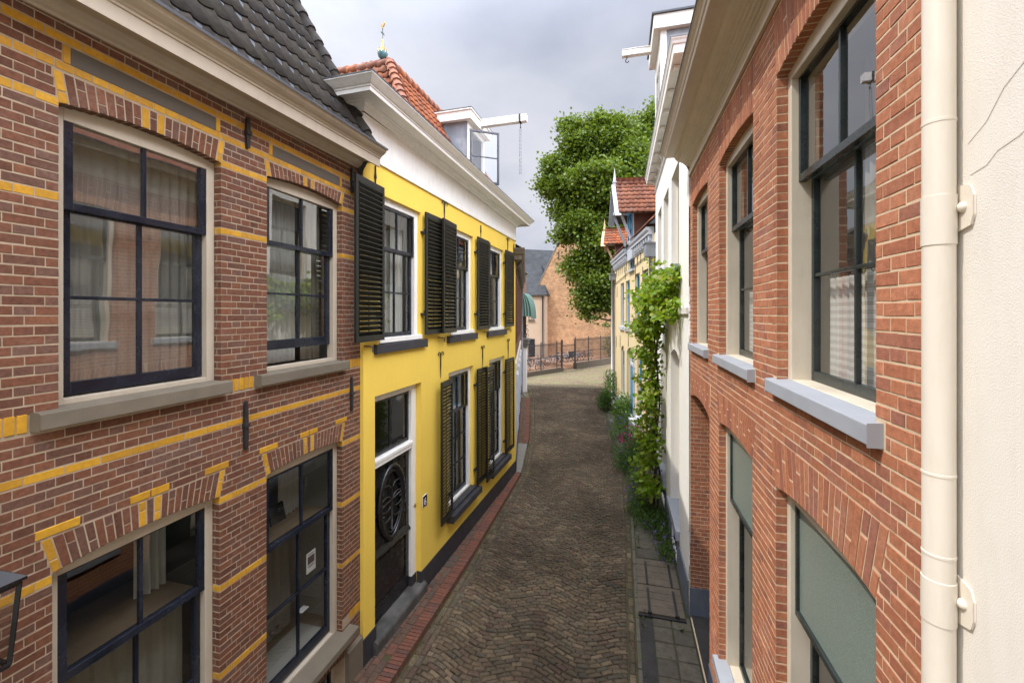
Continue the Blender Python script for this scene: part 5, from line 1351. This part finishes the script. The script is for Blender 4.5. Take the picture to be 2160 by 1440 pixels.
# ------------------------------------------------------------------ foliage
NPR = np.random.default_rng(5)
def leaf_mesh(name, cen, size, mat, parent=None, up=.35, shape='maple', droop=.0, nrm_hint=None):
    """one small leaf per centre: a folded five-point blade"""
    n = len(cen); cen = np.asarray(cen, float)
    if shape == 'maple': base = np.array([(0, -.5, 0), (.42, -.18, .06), (.5, .2, .1), (.12, .18, 0), (0, .62, -.02), (-.12, .18, 0), (-.5, .2, .1), (-.42, -.18, .06)])
    elif shape == 'vine': base = np.array([(0, -.42, 0), (.4, -.4, .08), (.55, .05, .1), (.33, .3, .06), (0, .58, -.04), (-.33, .3, .06), (-.55, .05, .1), (-.4, -.4, .08)])
    else: base = np.array([(0, -.5, 0), (.22, -.1, .06), (.16, .25, .04), (0, .55, -.03), (-.16, .25, .04), (-.22, -.1, .06)])
    k = len(base)
    nv = NPR.normal(size=(n, 3)); nv[:, 2] = np.abs(nv[:, 2])*.9+up
    if nrm_hint is not None: nv += nrm_hint
    nv /= np.linalg.norm(nv, axis=1)[:, None]
    t = NPR.normal(size=(n, 3)); t[:, 2] -= droop
    t -= nv*(t*nv).sum(1)[:, None]; t /= np.linalg.norm(t, axis=1)[:, None]
    b = np.cross(nv, t)
    s = size*NPR.uniform(.65, 1.3, n)
    V = cen[:, None, :]+s[:, None, None]*(base[None, :, 0:1]*b[:, None, :]+base[None, :, 1:2]*t[:, None, :]+base[None, :, 2:3]*nv[:, None, :])
    V = V.reshape(-1, 3)
    me = bpy.data.meshes.new(name); 
    me.vertices.add(n*k); me.vertices.foreach_set('co', V.ravel())
    # two halves folded along the midrib share the rib vertices 0 and tip
    h = k//2
    left = list(range(0, h+1)); right = [0]+list(range(h, k))
    loops = []; starts = []; totals = []
    L1, L2 = np.array(left), np.array(right)
    idx = np.arange(n)[:, None]*k
    A = idx+L1[None]; B = idx+L2[None]
    arr = np.concatenate([A, B], axis=1).ravel()
    me.loops.add(len(arr)); me.loops.foreach_set('vertex_index', arr.astype(np.int32))
    me.polygons.add(2*n)
    st = np.empty(2*n, np.int32); per = len(left)+len(right)
    st[0::2] = np.arange(n)*per; st[1::2] = np.arange(n)*per+len(left)
    me.polygons.foreach_set('loop_start', st)
    me.materials.append(mat); me.update(calc_edges=True); me.validate()
    o = bpy.data.objects.new(name, me); COL.objects.link(o)
    if parent is not None: o.parent = parent
    return o

def blob_points(blobs, dens, shell=.55, clump=0, csize=.3):
    """points in the outer part of a set of ellipsoids (x,y,z,rx,ry,rz)"""
    out = []
    for (x, y, z, rx, ry, rz) in blobs:
        n = int(dens*(rx*ry*rz)**(2/3))
        if clump:
            m = max(3, n//clump)
            d = NPR.normal(size=(m, 3)); d /= np.linalg.norm(d, axis=1)[:, None]
            r = NPR.uniform(shell, 1.05, m)
            c = d*r[:, None]*[rx, ry, rz]
            p = np.repeat(c, clump, 0)+NPR.normal(size=(m*clump, 3))*[csize, csize, csize*.55]
        else:
            d = NPR.normal(size=(n, 3)); d /= np.linalg.norm(d, axis=1)[:, None]
            p = d*NPR.uniform(shell, 1.0, n)[:, None]*[rx, ry, rz]
        out.append(p+[x, y, z])
    return np.concatenate(out)

def tree(name, x, y, label, limbs, blobs, dens, leaf, trunk_r, group, csize=.45):
    t = empty(name, (x, y, 0)); tag(t, label, 'tree', group)
    m = MB()
    for pts, r in limbs: m.tube([(p[0]-x, p[1]-y, p[2]) for p in pts], r, 9)
    m.build('trunk', M['bark'], t)
    p = blob_points(blobs, dens, .45, 34, csize)-[x, y, 0]
    leaf_mesh('crown', p, leaf, M['leaf_tree'], t)
    return t
TB = [(-5.0, 35, 15.3, 1.5), (-3.3, 35.2, 18.4, 1.6), (-.9, 35.4, 18.7, 1.6), (.7, 35.2, 17, 1.8), (-1.9, 33.8, 14.9, 2.2), (-4.1, 34.8, 13, 1.4), (.3, 34.2, 13.8, 2.2), (-2.6, 34.0, 11.8, 1.8), (-.9, 33.6, 10.2, 2.0), (-3.1, 34.4, 8.6, 1.5), (-1.5, 33.8, 7.4, 1.7), (-2.5, 33.8, 5.9, 1.15), (-2.4, 33.6, 4.6, .45), (-.9, 34, 5.6, 1.0), (-6.0, 35, 15.6, .75), (-5.2, 34.6, 17, .9), (-3.9, 35, 20.0, .8), (-1.8, 35, 20.1, .85), (1.8, 35, 15.5, 2.0), (1.2, 35, 11.5, 1.8), (-2.2, 36.6, 16, 2.6), (-1, 36.6, 12, 2.4), (-4.6, 34.4, 11.2, .8), (-.3, 35, 19.9, .8)]
TB = [(x, y, z, r*1.02, r*.95, r*.82) for x, y, z, r in TB]
lim = [([(.6, 36.5, 0), (.5, 36.4, 3), (.1, 36.0, 6), (-.6, 35.6, 9.5), (-1.2, 35.3, 13), (-1.6, 35.2, 17)], [.5, .42, .36, .28, .2, .06])]
for bx in TB[:20]:
    zb = max(4.5, bx[2]-3.5); f = (zb-3)/14; q = (.5-2.0*min(1, f), 36.2-.8*min(1, f), zb)
    lim.append(([q, ((q[0]+bx[0])/2, (q[1]+bx[1])/2, (q[2]+bx[2])/2-.3), bx[:3]], [.14, .09, .03]))
tree('tree', .6, 36.5, 'large spreading maple tree in full leaf overhanging the fence at the end of the street', lim, TB, 1700, .23, .5, 'trees at the end of the street')
TB2 = [(2.6, 44, 22.0, 2.6), (3.6, 44, 23.6, 1.9), (1.4, 44, 19.3, 2.1), (4.5, 44.5, 20, 2.8), (2.2, 43.6, 16.4, 2.6), (5.2, 45, 23, 2.2), (2.0, 43.5, 21.2, 1.6)]
TB2 = [(x, y, z, r, r, r*.85) for x, y, z, r in TB2]
lim2 = [([(4, 45.5, 0), (3.8, 45.4, 8), (3.3, 45, 15), (3.2, 44.6, 21)], [.5, .4, .28, .08])]+[([(3.5, 45.2, 13), b[:3]], [.15, .04]) for b in TB2]
tree('tree', 4, 45.5, 'taller round topped tree behind the roof edge of the white house', lim2, TB2, 900, .28, .5, 'trees at the end of the street')

# grapevine on the white house
vn = empty('grapevine', (.86, 11.2, 0)); tag(vn, 'climbing grapevine with bright green leaves hanging over the white house front', 'vine')
VB = [(.9, 8.5, 5.42, .16, .5, .3), (.86, 8.9, 5.1, .2, .6, .4), (.8, 9.4, 5.25, .25, .6, .4), (.75, 9.8, 4.95, .28, .7, .4), (.66, 10.3, 5.3, .3, .6, .32), (.56, 10.6, 4.95, .32, .6, .3), (.68, 10.7, 4.5, .3, .6, .35), (.66, 10.9, 4.1, .26, .5, .35), (.68, 11, 3.5, .22, .4, .45), (.66, 11, 2.85, .24, .42, .45), (.66, 11, 2.25, .22, .4, .4), (.68, 11, 1.65, .24, .4, .4), (.6, 10.9, 1.2, .26, .4, .3), (.62, 10.6, .75, .25, .35, .3), (.92, 8.35, 4.85, .12, .3, .3), (.45, 10.6, 4.3, .16, .3, .14), (.8, 9.9, 5.62, .2, .5, .16)]
VR = random.Random(3)
for q in list(VB):      # loose shoots round every bough
    for _ in range(3): VB.append((q[0]-VR.uniform(.05, .3), q[1]+VR.uniform(-.55, .55), q[2]+VR.uniform(-.4, .35), .08, .16, .1))
VB = [(x, y, z, rx_*VR.uniform(.7, 1.15), ry_*VR.uniform(.7, 1.15), rz_*VR.uniform(.65, 1.1)) for x, y, z, rx_, ry_, rz_ in VB]
p = blob_points(VB, 2500, .35, 6, .1)-[.86, 11.2, 0]
leaf_mesh('foliage', p, .086, M['leaf_vine'], vn, .25, 'vine', .5, np.array([-.7, -.35, .2]))
m = MB()
def V(*pts): return [(x-.86, y-11.2, z) for x, y, z in pts]
m.tube(V((.78, 10.9, 0), (.7, 10.8, .5), (.82, 10.95, 1.1), (.72, 11.05, 1.6), (.82, 10.9, 2.4), (.75, 11, 3.3), (.84, 10.9, 4.2), (.82, 10.2, 4.85), (.9, 9.2, 5.0), (.95, 8.4, 4.95)), [.045, .04, .038, .036, .034, .03, .028, .024, .018, .01], 7)
m.tube(V((.85, 11.1, 0), (.9, 11.1, .9), (.78, 11.0, 1.5), (.9, 11.1, 2.6), (.82, 10.9, 3.6), (.7, 10.6, 4.6), (.6, 10.6, 5.1)), [.03, .028, .026, .024, .02, .016, .01], 6)
for k in range(26):
    b = VB[k % len(VB)]; q = (b[0]+RND.uniform(-.2, .1), b[1]+RND.uniform(-.4, .4), b[2]+RND.uniform(-.3, .3))
    m.tube(V((.85, 10.9, min(4.8, max(.6, q[2]-.2))), ((.85+q[0])/2, (10.9+q[1])/2, q[2]-.05), q), [.009, .007, .004], 5)
m.build('stem', M['bark'], vn)

def bush(name, x, y, blobs, dens, leaf, mat, label, cat='shrub', flowers=None, group=None, shape='oval', stems=6):
    t = empty(name, (x, y, 0)); tag(t, label, cat, group)
    if group and group.startswith('plants'): blobs = [(bx*1.2, by*1.2, bz*1.15, rx_*1.5, ry_*1.6, rz_*1.4) for bx, by, bz, rx_, ry_, rz_ in blobs]; dens *= 2.0; leaf *= 1.15
    p = blob_points(blobs, dens, .3, 0)
    p = p[p[:, 2] > .02]
    leaf_mesh('foliage', p, leaf, mat, t, .3, shape)
    m = MB()
    for k in range(stems):
        b = blobs[k % len(blobs)]
        m.tube([(RND.uniform(-.08, .08), RND.uniform(-.08, .08), 0), (b[0]*.5, b[1]*.5, b[2]*.5), (b[0]+RND.uniform(-.5, .5)*b[3], b[1]+RND.uniform(-.5, .5)*b[4], b[2])], [.012, .009, .005], 5)
    m.build('stem', M['bark'], t)
    if flowers:
        fm, fd, fs, ztop = flowers
        q = blob_points(blobs, fd, .85, 5, .03); q = q[q[:, 2] > ztop]
        leaf_mesh('blossom', q, fs, fm, t, .5, shape)
    return t
bush('shrub', -.72, 21.6, [(0, 0, .45, .35, .5, .45), (.1, -.3, .9, .3, .35, .4), (-.15, .3, .35, .3, .4, .35), (.12, .5, 1.3, .25, .3, .4)], 1500, .07, M['leaf_dark'], 'dark green rounded shrub at the foot of the pale yellow house, farthest of the row', group='plants along the right wall')
bush('shrub', -.05, 18.4, [(0, 0, .55, .3, .5, .5), (.15, -.3, .35, .3, .4, .35), (.1, .3, .9, .25, .3, .35)], 1500, .08, M['leaf_light'], 'fresh light green shrub beside the blue front door', group='plants along the right wall')
bush('shrub', -.12, 16.9, [(0, 0, .3, .3, .6, .3), (.1, .5, .35, .3, .4, .3)], 1500, .05, M['leaf_light'], 'low pale green tufted plant with lilac flowers at the street edge', flowers=(M['petal_purple'], 1100, .045, .3), group='plants along the right wall')
bush('flowering_plant', .3, 15.3, [(0, 0, .5, .25, .35, .3), (.15, -.3, .4, .22, .3, .25)], 900, .06, M['leaf_dark'], 'petunia plant with magenta flowers between the shrubs', 'flower', (M['petal_magenta'], 900, .1, .3), 'plants along the right wall')
bush('shrub', .2, 14.1, [(0, 0, .3, .4, .5, .33), (.25, .4, .35, .3, .4, .35), (-.12, -.5, .2, .26, .35, .22)], 1700, .055, M['leaf_dark'], 'spreading dark green shrub with lilac blossoms below the magenta petunias', flowers=(M['petal_purple'], 160, .04, .2), group='plants along the right wall')
bush('shrub', .32, 12.2, [(0, 0, .25, .2, .3, .25)], 1500, .05, M['leaf_dark'], 'small round dark green shrub between vine and street', group='plants along the right wall')
bush('flowering_plant', .4, 11.2, [(0, 0, .2, .22, .35, .2), (.2, .3, .25, .2, .3, .22)], 900, .05, M['leaf_dark'], 'bellflower clump with violet flowers below the grapevine', 'flower', (M['petal_purple'], 1300, .05, .1), 'plants along the right wall')
bush('groundcover_plant', .5, 10.4, [(0, 0, .12, .3, .45, .16), (.25, -.2, .15, .25, .4, .16), (-.1, .3, .12, .22, .35, .14)], 2200, .05, M['leaf_ground'], 'low mat of green groundcover nearest the slabs', 'plant', None, 'plants along the right wall')
bush('groundcover_plant', .84, 9.3, [(0, 0, .1, .16, .55, .18), (0, -.4, .1, .12, .3, .16), (-.1, .4, .1, .2, .3, .12)], 1900, .045, M['leaf_ground'], 'straggling green weeds with violet bells at the white wall above the cellar hatch', 'plant', (M['petal_purple'], 1500, .04, .1), 'plants along the right wall')
bush('weed', .3, 6.85, [(0, 0, .07, .07, .16, .07), (.05, .3, .08, .05, .1, .07)], 1500, .035, M['leaf_ground'], 'small weed tuft growing at the kerb before the cellar hatch', 'plant', None, 'weeds in the pavement joints', stems=3)
bush('weed', .86, 6.85, [(0, 0, .06, .08, .12, .06)], 1500, .035, M['leaf_ground'], 'small weed tuft growing before the hatch close to the white wall', 'plant', None, 'weeds in the pavement joints', stems=3)
bush('weed', .33, 9.1, [(0, 0, .05, .1, .14, .05), (.0, .4, .05, .06, .2, .05)], 1500, .035, M['leaf_light'], 'yellowish weeds in the slab joints behind the cellar hatch', 'plant', None, 'weeds in the pavement joints', stems=3)
bush('shrub', -1.3, 43.7, [(0, 0, 1.6, .9, .8, 1.4), (-.2, 0, 3.6, .7, .6, .5), (.6, 0, 1.2, .8, .7, 1.1)], 500, .16, M['leaf_dark'], 'leafy shrub against the brick gable behind the fence', group=None)
# flower box on the window sill of the pale yellow house
fx, fy, _ = toworld(HC, 2.95, .12, 0)
fb = empty('flower_box', (fx, fy, 4.22), HC.root.rotation_euler.z); tag(fb, 'window box of pink flowers on a grey sill of the pale yellow house', 'flower box')
m = MB(); m.box(-.4, .4, -.09, .09, 0, .16); m.build('box', M['wood_old'], fb, bevel=.01)
leaf_mesh('foliage', blob_points([(0, 0, .25, .42, .14, .14)], 1500, .3), .06, M['leaf_light'], fb, .3, 'oval')
leaf_mesh('blossom', blob_points([(0, 0, .3, .42, .16, .13)], 700, .8), .06, M['petal_pink'], fb, .3, 'oval')
# moss and grass blades in the paving joints
pts = []
for k in range(2600):
    y = RND.uniform(5, 24); side = RND.random()
    if side < .5: x = lerp_path(KR, y)+RND.uniform(-.12, .14)
    elif side < .8: x = lerp_path(KL, y)+RND.uniform(-.0, .12)
    else: x = RND.uniform(lerp_path(KR, y)+.1, rx(y)-.05)
    pts.append((x, y, .012))
g = leaf_mesh('moss_tufts', pts, .03, M['leaf_ground'], None, .2, 'oval'); g['kind'] = 'stuff'

# ------------------------------------------------------------------ fence, bicycles and things on the square
M['kerb_dark'] = paint('mossy_wall', (.075, .055, .036), .95, .3, 4, (.05, .055, .02), .6, 60, .5)
FD = Vector((.497, .868)); FN = Vector((.868, -.497)); F0 = Vector((-8.2, 29.9))
def fpt(t, n=0): q = F0+FD*t+FN*n; return q.x, q.y
def fence(name, t0, t1, zb, label, kerb):
    x, y = fpt(t0); r = empty(name, (x, y, 0), math.atan2(FD.y, FD.x)); tag(r, label, 'fence', 'iron fence round the bicycle yard'); L = t1-t0
    m = MB(); n = int(L/.13)
    for k in range(n): m.box(k*.13+.05, k*.13+.076, -.012, .012, zb+.08, zb+2.12)
    m.build('bars', M['iron'], r)
    m = MB()
    for z in (.12, .95, 1.95): m.box(0, L, -.015, .015, zb+z, zb+z+.045)
    m.build('rail', M['iron'], r)
    for k in range(int(L/2.0)+1):
        m = MB(); m.box(k*2.0-.03, k*2.0+.03, -.03, .03, 0, zb+2.25); m.build('post', M['iron'], r)
    if kerb:
        m = MB(); m.box(-.1, L+.05, -.2, .2, -.05, kerb); m.build('kerb_wall', M['kerb_dark'], r, bevel=.03)
    return r
fence('fence', -2.0, 6.6, .28, 'black iron bar fence on a low wall, left of the gate', .3)
fence('fence', 8.6, 17.6, .5, 'black iron bar fence on a higher wall, right of the gate', .52)
x, y = fpt(6.7); r = empty('iron_gate', (x, y, 0), math.atan2(FD.y, FD.x)); tag(r, 'black iron bar gate with tall posts between the two fence runs', 'gate')
m = MB()
for k in range(14): m.box(.08+k*.125, .098+k*.125, -.009, .009, .08, 2.2)
for z in (.12, 1.0, 2.05): m.box(0, 1.85, -.018, .018, z, z+.05)
m.build('gate_leaf', M['iron'], r)
for u in (-.02, 1.85):
    m = MB(); m.box(u-.06, u+.06, -.06, .06, 0, 2.55); m.lathe([(.07, 0), (.05, .06), (.0, .12)], (u, 0, 2.55), 8); m.build('gate_post', M['iron'], r)
m = MB(); m.box(.3, 1.7, -.12, .02, 1.05, 1.1); m.box(.95, 1.5, -.1, .0, 1.1, 1.55); m.build('lock_box', M['iron'], r)
yd = MB(); cs = [fpt(-6, -.25), fpt(19, -.25), fpt(19, -9), fpt(-6, -9)]
yd.quad(*[(a, b, .02) for a, b in cs]); yard = yd.build('yard', paint('yard_paving', (.36, .2, .115), .95, .15, 2, (.2, .15, .1), .4, 60, .4)); structure(yard)

def bicycle():
    b = empty('bicycle')
    for x in (-.53, .53):
        m = MB(); m.tube([(x+.335*math.cos(t), 0, .345+.335*math.sin(t)) for t in [i*2*math.pi/20 for i in range(20)]], .022, 6, closed=True)
        for k in range(8):
            t = k*math.pi/8; m.tube([(x+.32*math.cos(t), 0, .345+.32*math.sin(t)), (x-.32*math.cos(t), 0, .345-.32*math.sin(t))], .004, 4)
        w = m.build('wheel', M['black'], b)
        m = MB(); m.tube([(x+.38*math.cos(t), 0, .345+.38*math.sin(t)) for t in [math.pi*(.15+i*.09) for i in range(9)]], [.03]*9, 6); m.build('mudguard', M['steel'], b)
    m = MB()
    for p, q in (((-.05, 0, .3), (-.2, 0, .82)), ((-.05, 0, .3), (.38, 0, .72)), ((-.16, 0, .68), (.36, 0, .8)), ((-.05, 0, .3), (-.53, 0, .345)), ((-.17, 0, .72), (-.53, 0, .345)), ((.34, 0, .88), (.53, 0, .345))): m.tube([p, q], .02, 6)
    m.tube([(.34, 0, .88), (.31, 0, 1.0)], .018, 6); m.box(-.75, -.3, -.06, .06, .72, .74)
    m.build('frame', M['black'], b)
    m = MB(); m.tube([(.2, -.3, 1.05), (.3, -.22, 1.08), (.33, 0, 1.02), (.3, .22, 1.08), (.2, .3, 1.05)], .016, 6); m.build('handlebar', M['steel'], b)
    m = MB(); m.lathe([(0, .0), (.1, .02), (.12, .06), (.07, .09), (0, .095)], (0, 0, 0), 10); m.v = [(x*1.25-.22, y*.8, z+.84) for x, y, z in m.v]; m.build('saddle', M['black'], b)
    return b
def dup(o):
    c = o.copy(); COL.objects.link(c)
    for k in list(o.children):
        d = k.copy(); COL.objects.link(d); d.parent = c
    return c
cols = [('black', (.012, .012, .013)), ('silver', (.5, .5, .52)), ('white', (.7, .7, .68)), ('dark blue', (.02, .04, .14)), ('red', (.3, .03, .03)), ('green', (.03, .12, .06)), ('pale blue', (.2, .35, .5)), ('orange', (.5, .16, .03))]
BM = [paint('bicycle_'+c.replace(' ', '_'), v, .35, .1, 8) for c, v in cols]
b0 = bicycle(); b0.name = 'bicycle'
spots = [(2.6, -3.6, .35, 7, 'at the pink wall'), (3.4, -3.4, .6, 0, 'at the pink wall'), (4.3, -3.7, .2, 2, 'at the pink wall'), (5.3, -4.4, 1.2, 5, 'below the gable'), (6.0, -4.1, .9, 0, 'below the gable'), (6.7, -4.0, 1.3, 4, 'below the gable'), (7.3, -3.5, 1.0, 3, 'seen through the gate'), (8.0, -3.3, 1.4, 0, 'seen through the gate'), (8.6, -2.6, .7, 6, 'seen through the gate'), (9.3, -2.2, .5, 1, 'right of the gate'), (10.0, -2.2, .8, 2, 'right of the gate'), (10.7, -2.1, .6, 3, 'right of the gate'), (11.4, -2.0, 1.0, 6, 'right of the gate'), (12.2, -2.0, .5, 4, 'right of the gate'), (13.0, -1.9, .9, 0, 'right of the gate'), (4.6, -1.4, .1, 1, 'alone close behind the left fence')]
for i, (t, n, a, c, w) in enumerate(spots):
    b = b0 if i == 0 else dup(b0)
    x, y = fpt(t, n); b.location = (x, y, .02 if t < 8.8 else .28); b.rotation_euler = (0, 0, a)
    seen = sum(1 for q in spots[:i] if q[4] == w and q[3] == c)
    tag(b, 'parked bicycle with %s frame %s' % (cols[c][0], w), 'bicycle', 'bicycles parked behind the fence')
    for k in b.children:
        if k.name.startswith('frame'):
            if i: k.data = k.data.copy()
            k.data.materials[0] = BM[c]
        if k.name.startswith('mudguard') and i: k.data = k.data
yd2 = MB(); cs = [fpt(8.7, -.2), fpt(19, -.2), fpt(19, -5), fpt(8.7, -5)]
yd2.prism([(a, b) for a, b in cs], 'z', -.05, .28); structure(yd2.build('raised_yard', yard.data.materials[0]))
px, py = fpt(3.2, -1.3)
pot = empty('planter_tub', (px, py, .02)); tag(pot, 'dark round planter tub with pink flowers behind the left fence', 'planter')
m = MB(); m.lathe([(0, 0), (.26, 0), (.36, .6), (.38, .62), (.34, .62), (.3, .55), (0, .55)], (0, 0, 0), 18); m.build('tub', M['plinth_blue'], pot)
leaf_mesh('blossom', blob_points([(0, 0, .66, .32, .32, .1)], 700, .3), .09, M['petal_pink'], pot, .5, 'oval')

# small things behind the left shop window
nt_ = empty('paper_notice', (-3.592, 4.33, 1.73)); tag(nt_, 'white paper notice with a small brown picture behind the ground floor window', 'notice')
m = MB(); m.box(-.001, .001, -.077, .077, 0, .24); m.build('sheet', M['paper'], nt_)
m = MB(); m.box(.001, .002, -.058, .058, .1, .19); m.build('picture', M['print_dark'], nt_)
m = MB()
for z, w in ((.215, .06), (.203, .045), (.08, .05), (.07, .058), (.06, .04)): m.box(.001, .0016, -w, w, z, z+.005)
m.build('printed_lines', M['print_dark'], nt_)
fr = empty('framed_picture', (-3.95, 4.2, 2.332)); tag(fr, 'small dark framed picture standing on the display board behind the window', 'picture')
m = MB(); m.prism([(0, 0), (.02, 0), (-.03, .2), (-.05, .2)], 'n', -.11, .11); m.build('frame', M['black'], fr, bevel=.003)
sx = empty('glass_shelf', (-3.75, 4.05, 0)); tag(sx, 'glass display shelf with four dark brooches behind the ground floor window', 'shelf')
m = MB(); m.box(-.16, .14, -.5, .5, 1.25, 1.262); m.build('shelf_board', M['lampglass'], sx)
m = MB(); m.box(-.2, .16, -.5, .5, .84, .9); m.build('plinth_box', M['roomL'], sx)
for k in range(4):
    m = MB(); m.lathe([(0, 0), (.03, .0), (.035, .012), (.0, .02)], (0, -.34+k*.1, 1.262), 10); m.build('brooch', M['print_dark'], sx)
cd = empty('small_card', (-3.7, 4.32, 1.262)); tag(cd, 'small white card lying on the glass shelf behind the window', 'card')
m = MB(); m.box(-.04, .04, -.06, .06, 0, .004); m.build('sheet', M['paper'], cd)
# ------------------------------------------------------------------ sky, sun, camera
SUN = Vector((-1.0, -.45, 1.6)).normalized()       # direction towards the sun
el = math.asin(SUN.z); az = math.atan2(SUN.x, SUN.y)
w = bpy.data.worlds.new('World'); scene.world = w; w.use_nodes = True
nt = w.node_tree; ns = nt.nodes; ls = nt.links; ns.clear()
sky = ns.new('ShaderNodeTexSky'); sky.sky_type = 'NISHITA'; sky.sun_disc = False
sky.sun_elevation = el; sky.sun_rotation = az; sky.air_density = 1.0; sky.dust_density = 2.0; sky.ozone_density = 1.0
tc = ns.new('ShaderNodeTexCoord'); g = tc.outputs['Generated']
b1 = ns.new('ShaderNodeBackground'); b1.inputs[1].default_value = .085; ls.new(sky.outputs[0], b1.inputs[0])
# cloud layer: direction projected on a high flat deck
sp = ns.new('ShaderNodeSeparateXYZ'); ls.new(g, sp.inputs[0])
zc = math_(ns, ls, 'ADD', math_(ns, ls, 'MAXIMUM', sp.outputs[2], 0.0), .22)
cx = math_(ns, ls, 'DIVIDE', sp.outputs[0], zc); cy = math_(ns, ls, 'DIVIDE', sp.outputs[1], zc)
cb = ns.new('ShaderNodeCombineXYZ'); ls.new(cx, cb.inputs[0]); ls.new(cy, cb.inputs[1]); cb.inputs[2].default_value = 3.7
n1 = noise(ns, ls, cb.outputs[0], .8, 7, .52); n2 = noise(ns, ls, cb.outputs[0], 1.7, 6, .5)
cover = ramp(ns, [(.3, (.7, .7, .7)), (.52, (1, 1, 1))]); ls.new(n2, cover.inputs[0])
ccol = ramp(ns, [(.3, (.44, .47, .57)), (.45, (.55, .58, .68)), (.56, (.66, .68, .76)), (.72, (.78, .79, .84))]); ls.new(n1, ccol.inputs[0])
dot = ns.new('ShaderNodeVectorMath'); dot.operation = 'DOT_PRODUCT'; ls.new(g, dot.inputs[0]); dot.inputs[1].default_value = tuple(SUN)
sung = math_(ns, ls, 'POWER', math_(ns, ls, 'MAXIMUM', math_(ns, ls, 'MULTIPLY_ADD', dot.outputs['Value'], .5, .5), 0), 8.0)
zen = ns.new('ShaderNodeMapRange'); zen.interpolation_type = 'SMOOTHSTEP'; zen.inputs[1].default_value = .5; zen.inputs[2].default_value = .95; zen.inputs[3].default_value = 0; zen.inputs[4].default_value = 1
ls.new(sp.outputs[2], zen.inputs[0])      # extra brightness added overhead and round the sun, unseen fill for shaded fronts
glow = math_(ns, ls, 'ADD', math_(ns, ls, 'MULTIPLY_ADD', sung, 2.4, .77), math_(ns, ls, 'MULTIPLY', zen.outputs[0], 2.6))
fill_sky = ns.new('ShaderNodeVectorMath'); fill_sky.operation = 'DOT_PRODUCT'; ls.new(g, fill_sky.inputs[0]); fill_sky.inputs[1].default_value = tuple(Vector((.85, -.38, .72)).normalized())
fill_mask = ns.new('ShaderNodeMapRange'); fill_mask.interpolation_type = 'SMOOTHSTEP'; fill_mask.inputs[1].default_value = .6; fill_mask.inputs[2].default_value = .97; fill_mask.inputs[3].default_value = 0; fill_mask.inputs[4].default_value = 1; ls.new(fill_sky.outputs['Value'], fill_mask.inputs[0])
glow = math_(ns, ls, 'ADD', glow, math_(ns, ls, 'MULTIPLY', fill_mask.outputs[0], 8.5))      # bright patch of unseen sky, added to fill the left fronts
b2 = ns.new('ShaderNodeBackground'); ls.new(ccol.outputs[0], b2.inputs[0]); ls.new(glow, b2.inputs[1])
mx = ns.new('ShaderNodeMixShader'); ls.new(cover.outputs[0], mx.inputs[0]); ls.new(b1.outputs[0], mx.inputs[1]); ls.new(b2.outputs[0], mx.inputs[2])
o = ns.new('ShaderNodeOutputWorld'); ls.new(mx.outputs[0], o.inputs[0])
sd = bpy.data.lights.new('sun', 'SUN'); sd.energy = 2.6; sd.angle = math.radians(.6); sd.color = (1, .94, .84)
so = bpy.data.objects.new('sun', sd); COL.objects.link(so); so.rotation_euler = (-SUN).to_track_quat('-Z', 'Y').to_euler(); so.location = (-10, -5, 20)

cam = bpy.data.cameras.new('camera'); co = bpy.data.objects.new('camera', cam); COL.objects.link(co); scene.camera = co
cam.sensor_width = 36; cam.lens = 15.0; cam.shift_y = -59/2160; cam.clip_start = .05; cam.clip_end = 1500
co.location = (0, 0, 4.8); co.rotation_euler = (math.pi/2, 0, math.atan(232/900))
scene.view_settings.view_transform = 'Standard'; scene.view_settings.look = 'None'; scene.view_settings.gamma = 1
scene.view_settings.exposure = .42
scene.render.resolution_x = 1024; scene.render.resolution_y = 682
c = scene.cycles; c.max_bounces = 8; c.diffuse_bounces = 4; c.glossy_bounces = 4; c.transmission_bounces = 6; c.transparent_max_bounces = 12
c.sample_clamp_indirect = 6; c.caustics_reflective = False; c.caustics_refractive = False
c.use_denoising = True
